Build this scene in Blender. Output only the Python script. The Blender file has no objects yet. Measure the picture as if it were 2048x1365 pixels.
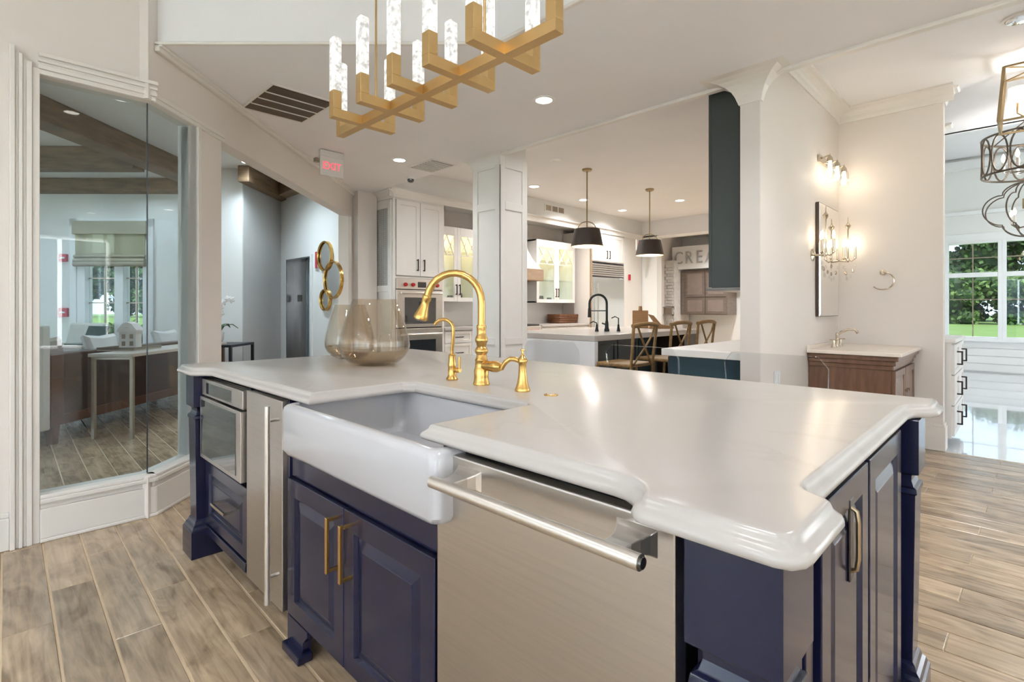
import bpy, bmesh, math, random
from mathutils import Matrix, Vector

scene = bpy.context.scene
col = scene.collection
random.seed(7)
R = math.radians
S2 = math.sqrt(0.5)

# ------------------------------------------------------------------ camera
cam_d = bpy.data.cameras.new('camera')
cam_d.sensor_width = 36.0
cam_d.lens = 1040.0 / 2048.0 * 36.0
cam_d.shift_y = -65.5 / 2048.0
cam_d.clip_start = 0.03
cam = bpy.data.objects.new('camera', cam_d)
cam.location = (0, 0, 1.2)
cam.rotation_euler = (R(90), 0, R(44.617))
col.objects.link(cam)
scene.camera = cam

# ------------------------------------------------------------------ world, sun, exposure
world = bpy.data.worlds.new('world')
scene.world = world
world.use_nodes = True
wn = world.node_tree
bg = wn.nodes['Background']
bg.inputs[0].default_value = (0.72, 0.84, 1.0, 1)
bg.inputs[1].default_value = 0.85
sun_d = bpy.data.lights.new('sun', 'SUN')
sun_d.energy = 2.6
sun_d.angle = R(3)
sun_d.color = (1.0, 0.95, 0.85)
sun = bpy.data.objects.new('sun', sun_d)
sun.rotation_euler = (R(28), R(18), 0)
col.objects.link(sun)
vs = scene.view_settings
vs.view_transform = 'Standard'
vs.look = 'None'
vs.gamma = 1.0
vs.use_curve_mapping = False
vs.exposure = 1.12
scene.cycles.max_bounces = 8
scene.cycles.adaptive_threshold = 0.03
scene.cycles.transparent_max_bounces = 24
scene.cycles.sample_clamp_indirect = 6.0

# lamp powers (W) and colours, tuned together
WARM = (1.0, 0.97, 0.945)
NEUT = (0.98, 0.98, 1.0)
COOL = (0.74, 0.89, 1.0)
P_MAIN, P_KITCHEN, P_LOBBY, P_BATH, P_RIGHT = 15, 68, 14, 4, 60
P_REAR, P_SIDE, P_LWIN = 172, 265, 180

# ------------------------------------------------------------------ materials
def nt(name):
    m = bpy.data.materials.new(name)
    m.use_nodes = True
    t = m.node_tree
    return m, t, t.nodes['Principled BSDF']

def M(name, c, rough=0.5, metal=0.0, var=0.0, vscale=6.0, stretch=(1, 1, 1), bump=0.0, bscale=40.0, coat=0.0, aniso=0.0, spec=0.5, c2=None, emit=0.0, ecol=None):
    m, t, b = nt(name)
    b.inputs['Base Color'].default_value = (*c, 1)
    b.inputs['Roughness'].default_value = rough
    b.inputs['Metallic'].default_value = metal
    b.inputs['Coat Weight'].default_value = coat
    b.inputs['Coat Roughness'].default_value = 0.08
    b.inputs['Specular IOR Level'].default_value = spec
    b.inputs['Anisotropic'].default_value = aniso
    if emit:
        b.inputs['Emission Color'].default_value = (*(ecol or c), 1)
        b.inputs['Emission Strength'].default_value = emit
    if var or bump:
        tc = t.nodes.new('ShaderNodeTexCoord')
        mp = t.nodes.new('ShaderNodeMapping')
        mp.inputs['Scale'].default_value = stretch
        t.links.new(tc.outputs['Object'], mp.inputs[0])
        if var:
            n = t.nodes.new('ShaderNodeTexNoise')
            n.inputs['Scale'].default_value = vscale
            n.inputs['Detail'].default_value = 6
            t.links.new(mp.outputs[0], n.inputs[0])
            mx = t.nodes.new('ShaderNodeMix')
            mx.data_type = 'RGBA'
            mx.inputs[6].default_value = (*c, 1)
            d = c2 or tuple(x * (1 - var) for x in c)
            mx.inputs[7].default_value = (*d, 1)
            rp = t.nodes.new('ShaderNodeMapRange')
            rp.inputs[1].default_value = 0.35
            rp.inputs[2].default_value = 0.68
            t.links.new(n.outputs[0], rp.inputs[0])
            t.links.new(rp.outputs[0], mx.inputs[0])
            t.links.new(mx.outputs[2], b.inputs['Base Color'])
        if bump:
            n2 = t.nodes.new('ShaderNodeTexNoise')
            n2.inputs['Scale'].default_value = bscale
            n2.inputs['Detail'].default_value = 4
            t.links.new(mp.outputs[0], n2.inputs[0])
            bp = t.nodes.new('ShaderNodeBump')
            bp.inputs['Strength'].default_value = bump
            bp.inputs['Distance'].default_value = 0.01
            t.links.new(n2.outputs[0], bp.inputs['Height'])
            t.links.new(bp.outputs[0], b.inputs['Normal'])
    return m

def glassmix(name, tint, ior=1.45, rough=0.0, boost=1.0):
    m = bpy.data.materials.new(name)
    m.use_nodes = True
    t = m.node_tree
    t.nodes.clear()
    o = t.nodes.new('ShaderNodeOutputMaterial')
    tr = t.nodes.new('ShaderNodeBsdfTransparent')
    tr.inputs[0].default_value = (*tint, 1)
    gl = t.nodes.new('ShaderNodeBsdfGlossy')
    gl.inputs['Roughness'].default_value = rough
    lw = t.nodes.new('ShaderNodeLayerWeight')
    lw.inputs[0].default_value = 0.5
    pw = t.nodes.new('ShaderNodeMath'); pw.operation = 'POWER'; pw.inputs[1].default_value = 5.0
    t.links.new(lw.outputs['Facing'], pw.inputs[0])
    mu = t.nodes.new('ShaderNodeMath')
    mu.operation = 'MULTIPLY_ADD'
    mu.use_clamp = True
    f0 = ((ior - 1) / (ior + 1)) ** 2 * boost
    mu.inputs[1].default_value = 1 - f0
    mu.inputs[2].default_value = f0
    mx = t.nodes.new('ShaderNodeMixShader')
    t.links.new(pw.outputs[0], mu.inputs[0])
    t.links.new(mu.outputs[0], mx.inputs[0])
    t.links.new(tr.outputs[0], mx.inputs[1])
    t.links.new(gl.outputs[0], mx.inputs[2])
    t.links.new(mx.outputs[0], o.inputs[0])
    return m

def emis(name, c, s):
    m = bpy.data.materials.new(name)
    m.use_nodes = True
    t = m.node_tree
    t.nodes.clear()
    o = t.nodes.new('ShaderNodeOutputMaterial')
    e = t.nodes.new('ShaderNodeEmission')
    e.inputs[0].default_value = (*c, 1)
    e.inputs[1].default_value = s
    t.links.new(e.outputs[0], o.inputs[0])
    return m

def wood_tile(name):
    # wood-look plank: grain along X, tone changes from plank to plank
    m, t, b = nt(name)
    N, L = t.nodes.new, t.links.new
    oi = N('ShaderNodeObjectInfo')
    ge = N('ShaderNodeNewGeometry')
    ad = N('ShaderNodeMath'); ad.operation = 'ADD'
    L(oi.outputs['Random'], ad.inputs[0]); L(ge.outputs['Random Per Island'], ad.inputs[1])
    frc = N('ShaderNodeMath'); frc.operation = 'FRACT'; L(ad.outputs[0], frc.inputs[0])
    po = N('ShaderNodeVectorMath'); po.operation = 'SCALE'; po.inputs[0].default_value = (37, 91, 13)
    L(frc.outputs[0], po.inputs['Scale'])
    sm = N('ShaderNodeVectorMath'); sm.operation = 'ADD'
    L(ge.outputs['Position'], sm.inputs[0]); L(po.outputs[0], sm.inputs[1])
    mp = N('ShaderNodeMapping'); mp.inputs['Scale'].default_value = (1.6, 22, 1)
    L(sm.outputs[0], mp.inputs[0])
    n1 = N('ShaderNodeTexNoise'); n1.inputs['Scale'].default_value = 2.2; n1.inputs['Detail'].default_value = 8; n1.inputs['Distortion'].default_value = 0.6
    L(mp.outputs[0], n1.inputs[0])
    mp2 = N('ShaderNodeMapping'); mp2.inputs['Scale'].default_value = (2.2, 6, 1)
    L(sm.outputs[0], mp2.inputs[0])
    n2 = N('ShaderNodeTexNoise'); n2.inputs['Scale'].default_value = 1.8; n2.inputs['Detail'].default_value = 5; n2.inputs['Distortion'].default_value = 1.2
    L(mp2.outputs[0], n2.inputs[0])
    r1 = N('ShaderNodeValToRGB')
    r1.color_ramp.elements[0].position = 0.30; r1.color_ramp.elements[0].color = (0.150, 0.096, 0.052, 1)
    r1.color_ramp.elements[1].position = 0.68; r1.color_ramp.elements[1].color = (0.52, 0.385, 0.245, 1)
    L(n1.outputs[0], r1.inputs[0])
    r2 = N('ShaderNodeValToRGB')
    r2.color_ramp.elements[0].position = 0.30; r2.color_ramp.elements[0].color = (0.165, 0.118, 0.074, 1)
    r2.color_ramp.elements[1].position = 0.62; r2.color_ramp.elements[1].color = (0.49, 0.375, 0.26, 1)
    L(n2.outputs[0], r2.inputs[0])
    mx = N('ShaderNodeMix'); mx.data_type = 'RGBA'; mx.inputs[0].default_value = 0.55
    L(r1.outputs[0], mx.inputs[6]); L(r2.outputs[0], mx.inputs[7])
    tone = N('ShaderNodeMapRange'); tone.inputs[3].default_value = 0.78; tone.inputs[4].default_value = 1.22
    L(frc.outputs[0], tone.inputs[0])
    sc = N('ShaderNodeVectorMath'); sc.operation = 'SCALE'
    L(mx.outputs[2], sc.inputs[0]); L(tone.outputs[0], sc.inputs['Scale'])
    L(sc.outputs[0], b.inputs['Base Color'])
    b.inputs['Roughness'].default_value = 0.25
    b.inputs['Specular IOR Level'].default_value = 0.75
    bp = N('ShaderNodeBump'); bp.inputs['Strength'].default_value = 0.12; bp.inputs['Distance'].default_value = 0.004
    L(n1.outputs[0], bp.inputs['Height']); L(bp.outputs[0], b.inputs['Normal'])
    return m

def quartz(name):
    m, t, b = nt(name)
    N, L = t.nodes.new, t.links.new
    tc = N('ShaderNodeTexCoord')
    n1 = N('ShaderNodeTexNoise'); n1.inputs['Scale'].default_value = 3.0; n1.inputs['Detail'].default_value = 10; n1.inputs['Distortion'].default_value = 1.6
    L(tc.outputs['Object'], n1.inputs[0])
    r = N('ShaderNodeValToRGB')
    e = r.color_ramp.elements
    e[0].position = 0.44; e[0].color = (0.465, 0.437, 0.413, 1)
    e[1].position = 0.56; e[1].color = (0.465, 0.437, 0.413, 1)
    k = e.new(0.5); k.color = (0.42, 0.39, 0.36, 1)
    L(n1.outputs[0], r.inputs[0])
    n2 = N('ShaderNodeTexNoise'); n2.inputs['Scale'].default_value = 1.4; n2.inputs['Detail'].default_value = 3
    L(tc.outputs['Object'], n2.inputs[0])
    gate = N('ShaderNodeMapRange'); gate.inputs[1].default_value = 0.55; gate.inputs[2].default_value = 0.7
    L(n2.outputs[0], gate.inputs[0])
    mx = N('ShaderNodeMix'); mx.data_type = 'RGBA'
    mx.inputs[6].default_value = (0.465, 0.437, 0.413, 1)
    L(gate.outputs[0], mx.inputs[0]); L(r.outputs[0], mx.inputs[7])
    L(mx.outputs[2], b.inputs['Base Color'])
    b.inputs['Roughness'].default_value = 0.22
    return m

def crystal(name):
    # lit seeded-crystal tube
    m, t, b = nt(name)
    N, L = t.nodes.new, t.links.new
    tc = N('ShaderNodeTexCoord')
    v = N('ShaderNodeTexNoise'); v.inputs['Scale'].default_value = 48; v.inputs['Detail'].default_value = 4
    L(tc.outputs['Object'], v.inputs[0])
    mr = N('ShaderNodeMapRange'); mr.inputs[1].default_value = 0.35; mr.inputs[2].default_value = 0.65
    mr.inputs[3].default_value = 0.16; mr.inputs[4].default_value = 0.56
    L(v.outputs[0], mr.inputs[0])
    L(mr.outputs[0], b.inputs['Emission Strength'])
    b.inputs['Emission Color'].default_value = (1.0, 0.98, 0.93, 1)
    b.inputs['Base Color'].default_value = (0.32, 0.32, 0.32, 1)
    b.inputs['Roughness'].default_value = 0.12
    bp = N('ShaderNodeBump'); bp.inputs['Strength'].default_value = 0.5; bp.inputs['Distance'].default_value = 0.004
    L(v.outputs[0], bp.inputs['Height']); L(bp.outputs[0], b.inputs['Normal'])
    return m

m_ceil = M('ceiling_paint', (0.85, 0.84, 0.85), 0.75, var=0.03, vscale=1.5)
m_wall = M('wall_paint', (0.745, 0.69, 0.645), 0.6, var=0.03, vscale=1.2)
m_white = M('white_wall_paint', (0.83, 0.83, 0.81), 0.6, var=0.03, vscale=1.2)
m_trim = M('trim_paint', (0.77, 0.735, 0.69), 0.35, var=0.02)
m_lobbytrim = M('white_trim_paint', (0.85, 0.86, 0.86), 0.35, var=0.02)
m_plank = wood_tile('wood_look_tile')
m_grout = M('grout', (0.60, 0.47, 0.32), 0.8, var=0.1, vscale=20)
m_gloss = M('polished_floor', (0.70, 0.73, 0.78), 0.02, var=0.06, vscale=3, coat=1.0, spec=1.0)
m_quartz = quartz('quartz')
m_navy = M('navy_paint', (0.0085, 0.0105, 0.034), 0.20, var=0.12, vscale=9, coat=0.12, spec=0.38)
m_steel = M('brushed_steel', (0.58, 0.555, 0.53), 0.30, 1.0, var=0.06, vscale=3, stretch=(1, 60, 60), aniso=0.7)
m_steel_bar = M('steel_bar', (0.74, 0.71, 0.67), 0.33, 1.0, var=0.05, vscale=60)
m_steel_dark = M('dark_steel', (0.20, 0.19, 0.185), 0.35, 1.0, var=0.1)
m_black = M('black_trim', (0.012, 0.012, 0.013), 0.4, var=0.2)
m_blackglass = M('black_glass', (0.02, 0.022, 0.026), 0.03, var=0.1, coat=1.0, spec=1.0)
m_gold = M('brushed_gold', (0.66, 0.41, 0.135), 0.26, 1.0, var=0.06, vscale=80)
m_brass = M('satin_brass', (0.64, 0.44, 0.20), 0.40, 1.0, var=0.06, vscale=14)
m_dbrass = M('aged_brass', (0.40, 0.31, 0.19), 0.35, 1.0, var=0.15, vscale=20)
m_ceramic = M('white_fireclay', (0.52, 0.52, 0.545), 0.12, var=0.015, coat=0.6)
m_crystal = crystal('lit_crystal')
m_acrylic = glassmix('clear_acrylic', (0.955, 0.965, 0.97), 1.5, 0.02, 1.2)
m_pane = glassmix('pane_glass', (0.92, 0.965, 0.98), 1.5, 0.0, 0.55)
m_winpane = glassmix('window_glass', (0.93, 0.97, 0.97), 1.5, 0.0, 0.7)
m_smoke = glassmix('smoked_glass', (0.93, 0.90, 0.855), 1.5, 0.01, 1.6)
m_smokebase = glassmix('smoked_glass_base', (0.89, 0.83, 0.74), 1.5, 0.03, 1.2)
m_bronze = M('bronze_grille', (0.115, 0.075, 0.042), 0.5, 0.4, var=0.25, vscale=9)
m_bronze_edge = M('bronze_edge', (0.35, 0.26, 0.18), 0.45, 0.4, var=0.15)
m_cab = M('cabinet_white', (0.80, 0.78, 0.75), 0.35, var=0.02)
m_cabk = M('painted_island_white', (0.78, 0.80, 0.83), 0.35, var=0.02)
m_teal = M('teal_paint', (0.036, 0.045, 0.042), 0.38, var=0.08)
m_tealb = M('blue_teal_paint', (0.030, 0.062, 0.082), 0.35, var=0.08)
m_pull = M('dark_pull', (0.05, 0.04, 0.035), 0.35, 0.8, var=0.1)
m_red = M('red_knob', (0.42, 0.008, 0.012), 0.3, var=0.1)
m_shade = M('dark_shade', (0.050, 0.034, 0.026), 0.55, var=0.2, vscale=12)
m_shadein = M('gold_lining', (0.60, 0.42, 0.20), 0.5, 0.6, var=0.1)
m_rattan = M('rattan', (0.32, 0.19, 0.07), 0.5, var=0.35, vscale=30)
m_wicker = M('wicker', (0.19, 0.075, 0.028), 0.7, var=0.5, vscale=60, bump=0.6, bscale=90)
m_oak = M('light_oak', (0.36, 0.20, 0.085), 0.5, var=0.25, vscale=4, stretch=(1, 1, 8))
m_hoodwood = M('hood_wood', (0.36, 0.25, 0.17), 0.55, var=0.2, vscale=5, stretch=(6, 1, 6))
m_vanity = M('vanity_walnut', (0.165, 0.082, 0.045), 0.38, var=0.35, vscale=5, stretch=(6, 6, 0.8), coat=0.2)
m_vtop = M('vanity_stone', (0.78, 0.70, 0.62), 0.25, var=0.05)
m_nickel = M('polished_nickel', (0.62, 0.55, 0.45), 0.18, 1.0, var=0.06)
m_mirror = M('mirror', (0.90, 0.90, 0.88), 0.02, 1.0, var=0.01)
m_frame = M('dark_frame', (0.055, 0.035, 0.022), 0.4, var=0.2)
m_bulb = emis('warm_bulb', (1.0, 0.80, 0.52), 5.0)
m_can = emis('downlight_lens', (1.0, 0.93, 0.82), 7.0)
m_canc = emis('cool_downlight_lens', (0.92, 0.97, 1.0), 6.0)
m_cabglow = emis('cabinet_light', (1.0, 0.80, 0.45), 1.0)
m_lampshade = M('lit_lampshade', (0.85, 0.78, 0.62), 0.7, var=0.03, emit=0.55, ecol=(1.0, 0.86, 0.62))
m_exit = M('exit_face', (0.72, 0.70, 0.67), 0.4, var=0.03)
m_exitred = emis('exit_letters', (0.95, 0.07, 0.10), 1.0)
m_beam = M('beam_wood', (0.235, 0.150, 0.082), 0.6, var=0.4, vscale=4, stretch=(1, 1, 5))
m_sofa = M('dark_leather', (0.060, 0.026, 0.015), 0.32, var=0.35, vscale=4)
m_sofawood = M('sofa_wood', (0.105, 0.042, 0.020), 0.35, var=0.3, vscale=6)
m_fabric = M('pale_fabric', (0.62, 0.60, 0.57), 0.85, var=0.06, bump=0.2, bscale=120)
m_taupe = M('taupe_fabric', (0.30, 0.24, 0.21), 0.85, var=0.1, bump=0.2, bscale=120)
m_linen = M('roman_linen', (0.40, 0.37, 0.28), 0.8, var=0.06, bump=0.2, bscale=150)
def cloth(name, c):
    m = bpy.data.materials.new(name); m.use_nodes = True; t = m.node_tree; t.nodes.clear()
    o = t.nodes.new('ShaderNodeOutputMaterial'); d = t.nodes.new('ShaderNodeBsdfDiffuse'); tr = t.nodes.new('ShaderNodeBsdfTranslucent'); tp_ = t.nodes.new('ShaderNodeBsdfTransparent')
    n = t.nodes.new('ShaderNodeTexNoise'); n.inputs['Scale'].default_value = 90
    mr = t.nodes.new('ShaderNodeMapRange'); mr.inputs[3].default_value = 0.30; mr.inputs[4].default_value = 0.42
    t.links.new(n.outputs[0], mr.inputs[0])
    d.inputs[0].default_value = (*c, 1); tr.inputs[0].default_value = (*c, 1); tp_.inputs[0].default_value = (0.9, 0.88, 0.72, 1)
    a = t.nodes.new('ShaderNodeMixShader'); b = t.nodes.new('ShaderNodeMixShader'); a.inputs[0].default_value = 0.5
    t.links.new(d.outputs[0], a.inputs[1]); t.links.new(tr.outputs[0], a.inputs[2])
    t.links.new(mr.outputs[0], b.inputs[0]); t.links.new(a.outputs[0], b.inputs[1]); t.links.new(tp_.outputs[0], b.inputs[2])
    t.links.new(b.outputs[0], o.inputs[0])
    return m
m_linenthin = cloth('roman_linen_sheer', (0.66, 0.64, 0.52))
m_stone = M('table_stone', (0.50, 0.44, 0.38), 0.35, var=0.12, vscale=5)
m_pewter = M('pewter', (0.33, 0.28, 0.22), 0.35, 0.9, var=0.1)
m_darkmetal = M('dark_metal', (0.07, 0.075, 0.085), 0.4, 0.7, var=0.1)
m_petal = M('orchid_petal', (0.85, 0.84, 0.83), 0.6, var=0.06)
m_leaf = M('orchid_leaf', (0.04, 0.09, 0.025), 0.4, var=0.3)
m_elev = M('elevator_steel', (0.36, 0.37, 0.38), 0.25, 1.0, var=0.08, vscale=2)
m_elevlit = M('lit_elevator_steel', (0.60, 0.68, 0.72), 0.25, 0.25, var=0.1, vscale=3)  # brighter copy of the door steel, its lit look put into the colour
m_firered = M('alarm_red', (0.50, 0.02, 0.04), 0.4, var=0.1)
m_brick = M('white_brick', (0.70, 0.67, 0.64), 0.8, var=0.15, vscale=9)
m_taupecab = M('taupe_cabinet', (0.22, 0.175, 0.145), 0.4, var=0.2, vscale=4, stretch=(1, 1, 6))
m_letter = M('letter_grey', (0.42, 0.41, 0.40), 0.5, var=0.05)
m_mesh = M('wire_mesh', (0.45, 0.45, 0.46), 0.5, 0.5, var=0.35, vscale=60)
m_lawn = M('lawn', (0.17, 0.27, 0.065), 0.9, var=0.35, vscale=0.8, c2=(0.12, 0.20, 0.05))
m_bark = M('bark', (0.09, 0.06, 0.04), 0.9, var=0.3)
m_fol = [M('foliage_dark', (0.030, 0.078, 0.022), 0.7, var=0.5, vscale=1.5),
         M('foliage_mid', (0.070, 0.150, 0.032), 0.7, var=0.5, vscale=1.5),
         M('foliage_pale', (0.150, 0.245, 0.065), 0.7, var=0.4, vscale=1.5)]
m_screen = M('laptop_shell', (0.03, 0.055, 0.075), 0.2, var=0.1)
m_outlet = M('outlet_plastic', (0.80, 0.80, 0.86), 0.3, var=0.02)
m_siding = M('outside_siding', (0.6, 0.58, 0.55), 0.8, var=0.05)

# ------------------------------------------------------------------ mesh builder
class MB:
    def __init__(s):
        s.v = []; s.f = []; s.m = Matrix.Identity(4)
    def add(s, vs, fs):
        o = len(s.v)
        s.v += [tuple(s.m @ Vector(p)) for p in vs]
        s.f += [tuple(i + o for i in f) for f in fs]
        return s
    def box(s, x0, x1, y0, y1, z0, z1):
        if x0 > x1: x0, x1 = x1, x0
        if y0 > y1: y0, y1 = y1, y0
        if z0 > z1: z0, z1 = z1, z0
        return s.add([(x0, y0, z0), (x1, y0, z0), (x1, y1, z0), (x0, y1, z0), (x0, y0, z1), (x1, y0, z1), (x1, y1, z1), (x0, y1, z1)],
                     [(3, 2, 1, 0), (4, 5, 6, 7), (0, 1, 5, 4), (1, 2, 6, 5), (2, 3, 7, 6), (3, 0, 4, 7)])
    def loft(s, rings, cap0=True, cap1=True, closed=False):
        n = len(rings[0]); vs = []; fs = []
        for r in rings: vs += r
        K = len(rings)
        for k in range(K if closed else K - 1):
            a, b = k * n, ((k + 1) % K) * n
            for i in range(n):
                j = (i + 1) % n
                fs.append((a + i, a + j, b + j, b + i))
        if not closed:
            if cap0: fs.append(tuple(range(n - 1, -1, -1)))
            if cap1: fs.append(tuple((K - 1) * n + i for i in range(n)))
        return s.add(vs, fs)
    def prism(s, poly, z0, z1):
        return s.loft([[(x, y, z0) for x, y in poly], [(x, y, z1) for x, y in poly]])
    def lathe(s, prof, c=(0, 0, 0), n=24, cap0=True, cap1=True):
        rings = []
        for r, z in prof:
            rings.append([(c[0] + r * math.cos(2 * math.pi * i / n), c[1] + r * math.sin(2 * math.pi * i / n), c[2] + z) for i in range(n)])
        return s.loft(rings, cap0, cap1)
    def tube(s, pts, r, n=10, closed=False):
        P = [Vector(p) for p in pts]
        K = len(P); rings = []
        rr = r if isinstance(r, (list, tuple)) else [r] * K
        up = None
        for k in range(K):
            if closed: d = (P[(k + 1) % K] - P[k - 1])
            else: d = P[min(k + 1, K - 1)] - P[max(k - 1, 0)]
            d.normalize()
            if up is None:
                up = Vector((0, 0, 1)) if abs(d.z) < 0.9 else Vector((1, 0, 0))
            a = d.cross(up)
            if a.length < 1e-6: a = d.orthogonal()
            a.normalize()
            b = a.cross(d).normalized()
            up = b
            rings.append([tuple(P[k] + rr[k] * (math.cos(2 * math.pi * i / n) * a + math.sin(2 * math.pi * i / n) * b)) for i in range(n)])
        return s.loft(rings, closed=closed)
    def bar(s, p0, p1, w, h=None):
        # square bar between two points
        h = h or w
        a, b = Vector(p0), Vector(p1)
        d = (b - a).normalized()
        u = Vector((0, 0, 1)) if abs(d.z) < 0.95 else Vector((0, 1, 0))
        x = d.cross(u).normalized(); y = x.cross(d)
        rings = []
        for p in (a, b):
            rings.append([tuple(p + sx * w / 2 * x + sy * h / 2 * y) for sx, sy in ((-1, -1), (1, -1), (1, 1), (-1, 1))])
        return s.loft(rings)
    def build(s, name, mat, parent=None, bev=0.0, smooth=False, seg=2):
        return mesh_obj(name, s.v, s.f, mat, parent, bev, smooth, seg)

def mesh_obj(name, v, f, mat, parent=None, bev=0.0, smooth=False, seg=2):
    me = bpy.data.meshes.new(name)
    me.from_pydata(v, [], f)
    me.materials.append(mat)
    me.validate()
    bm = bmesh.new(); bm.from_mesh(me)
    bmesh.ops.recalc_face_normals(bm, faces=bm.faces)
    bm.to_mesh(me); bm.free()
    if smooth:
        me.polygons.foreach_set('use_smooth', [True] * len(me.polygons))
        for p in me.polygons:
            if len(p.vertices) > 12: p.use_smooth = False
        me.set_sharp_from_angle(angle=R(38))
    me.update()
    o = bpy.data.objects.new(name, me)
    col.objects.link(o)
    if parent: o.parent = parent
    if bev:
        b = o.modifiers.new('bevel', 'BEVEL')
        b.width = bev; b.segments = seg; b.limit_method = 'ANGLE'; b.angle_limit = R(40)
    return o

def tag(o, label, cat, group=None):
    o['label'] = label; o['category'] = cat
    if group: o['group'] = group
    return o

def thing(name, label, cat, loc=(0, 0, 0), rz=0.0, group=None):
    o = bpy.data.objects.new(name, None)
    o.empty_display_size = 0.05
    col.objects.link(o)
    o.location = loc; o.rotation_euler = (0, 0, rz)
    return tag(o, label, cat, group)

def struct(name, mb, mat, bev=0.0, parent=None, smooth=False):
    o = mb.build(name, mat, parent, bev, smooth)
    if not parent: o['kind'] = 'structure'
    return o

def copy_tree(root, loc, rz=None, label=None):
    def rec(o, par):
        c = o.copy(); col.objects.link(c)
        if par: c.parent = par
        for ch in o.children: rec(ch, c)
        return c
    c = rec(root, None)
    c.location = loc
    if rz is not None: c.rotation_euler = (0, 0, rz)
    if label: c['label'] = label
    return c

def Lw(xc, zc):
    # lobby grid runs at 45 degrees to the showroom: xc along (1,1), zc along (-1,1)
    return ((xc - zc) * S2, (xc + zc) * S2)
def Lmat():
    return Matrix.Rotation(R(45), 4, 'Z')
def LMB():
    b = MB(); b.m = Lmat(); return b

def rrect(x0, x1, y0, y1, r, z, n=4):
    out = []
    for cx, cy, a0 in ((x1 - r, y0 + r, -90), (x1 - r, y1 - r, 0), (x0 + r, y1 - r, 90), (x0 + r, y0 + r, 180)):
        for i in range(n + 1):
            a = R(a0 + 90 * i / n)
            out.append((cx + r * math.cos(a), cy + r * math.sin(a), z))
    return out

def offset_poly(p, d):
    # miter inset of a counter-clockwise polygon
    n = len(p); out = []
    for i in range(n):
        a, b, c = Vector(p[i - 1]), Vector(p[i]), Vector(p[(i + 1) % n])
        e1 = (b - a).normalized(); e2 = (c - b).normalized()
        n1 = Vector((-e1.y, e1.x)); n2 = Vector((-e2.y, e2.x))
        k = (n1 + n2); k = k / max(0.3, 1 + n1.dot(n2))
        out.append((b.x + k.x * d, b.y + k.y * d))
    return out

def lamp(name, kind, loc, power, color, parent=None, size=0.1, rot=(0, 0, 0), spot=None, blend=0.5, shape='DISK', size_y=None):
    d = bpy.data.lights.new(name, kind)
    d.energy = power; d.color = color
    if kind == 'AREA':
        d.shape = shape; d.size = size
        if size_y: d.size_y = size_y
    elif kind in ('POINT', 'SPOT'):
        d.shadow_soft_size = size
        if spot: d.spot_size = spot; d.spot_blend = blend
    o = bpy.data.objects.new(name, d)
    col.objects.link(o)
    o.location = loc; o.rotation_euler = rot
    if parent: o.parent = parent
    return o

# ================================================================== STRUCTURE
ZC, ZK, ZTR, ZT = 2.74, 3.05, 3.14, 4.25     # main ceiling, kitchen ceiling, tray top, wall top
YE = 3.61                                     # where the lower ceiling stops
YB = 5.65                                     # back wall of the bath display
XS = -1.25                                    # partition face

# ---- floor: grout bed with planks
floor = struct('floor', MB().box(-13.0, 4.6, -6.2, YB, -0.06, -0.0035).box(-6.6, -1.26, YB, 13.4, -0.06, -0.0035), m_grout)
PW, PL, GAP = 0.148, 0.895, 0.008
pm = MB()
x, y, b = PL / 2 - 0.0013, PW / 2 - GAP / 2, 0.002
pm.loft([[(-x, -y, -0.012), (x, -y, -0.012), (x, y, -0.012), (-x, y, -0.012)],
         [(-x, -y, -b), (x, -y, -b), (x, y, -b), (-x, y, -b)],
         [(-x + b, -y + b, 0), (x - b, -y + b, 0), (x - b, y - b, 0), (-x + b, y - b, 0)]], cap0=False)
plank_me = None
th = R(-1.2)
fw = Vector((-0.7024, 0.7118)); rt = Vector((0.7118, 0.7024))
cands = []
for k in range(-46, 42):
    yc = 0.04 + PW * (k + 0.5)
    off = (0.0, -0.29, 0.30)[k % 3]
    for n in range(-13, 9):
        xc = -2.59 + off + PL * (n + 0.5)
        X = xc * math.cos(th) - (yc - 0.2) * math.sin(th) - 0.055
        Y = xc * math.sin(th) + (yc - 0.2) * math.cos(th) + 0.2 - 0.055
        if X < -12.4 or X > 4.2 or Y < -5.8 or Y > YB - 0.10: continue
        if X > -6.2 and X < -3.0 and Y > 3.4: pass
        dz = X * fw.x + Y * fw.y; dx = X * rt.x + Y * rt.y
        vis = dz > 0.9 and abs(dx / dz) < 1.12
        under = -2.95 < X < -0.35 and 0.85 < Y < 1.95
        hidden = (X < -1.35 and Y > 1.9) or under or (-3.5 < X < -1.0 and Y > 1.5)
        left = X < -1.0 and Y < 1.9
        right = X > -1.1 and Y > 1.2
        cands.append((dz if (vis and not hidden and (left or right)) else 999, X, Y))
cands.sort()
rest = MB()
for i, (d, X, Y) in enumerate(cands):
    if i < 300 and d < 900:
        if plank_me is None:
            o = mesh_obj('plank', pm.v, pm.f, m_plank); plank_me = o.data
        else:
            o = bpy.data.objects.new('plank', plank_me); col.objects.link(o)
        o.location = (X, Y, 0); o.rotation_euler = (0, 0, th); o.parent = floor
    else:
        rest.m = Matrix.Translation((X, Y, 0)) @ Matrix.Rotation(th, 4, 'Z')
        rest.add(pm.v, pm.f)
o = rest.build('plank_field', m_plank, floor); o['kind'] = 'stuff'
struct('floor_polished', MB().box(-1.26, 4.6, YB, 13.4, -0.06, -0.002), m_gloss)

# ---- left wall with the glass corner
XL = -3.6
C0 = (XL, 0.69)
gb, gt = 0.235, 2.40
wall_left = struct('wall_left', MB().box(XL - 0.12, XL, -4.0, 0.195, 0, ZT).box(XL - 0.12, XL, 0.195, 0.66, gt, ZT).box(XL - 0.12, XL, 0.195, 0.66, 0, gb), m_wall)
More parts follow.
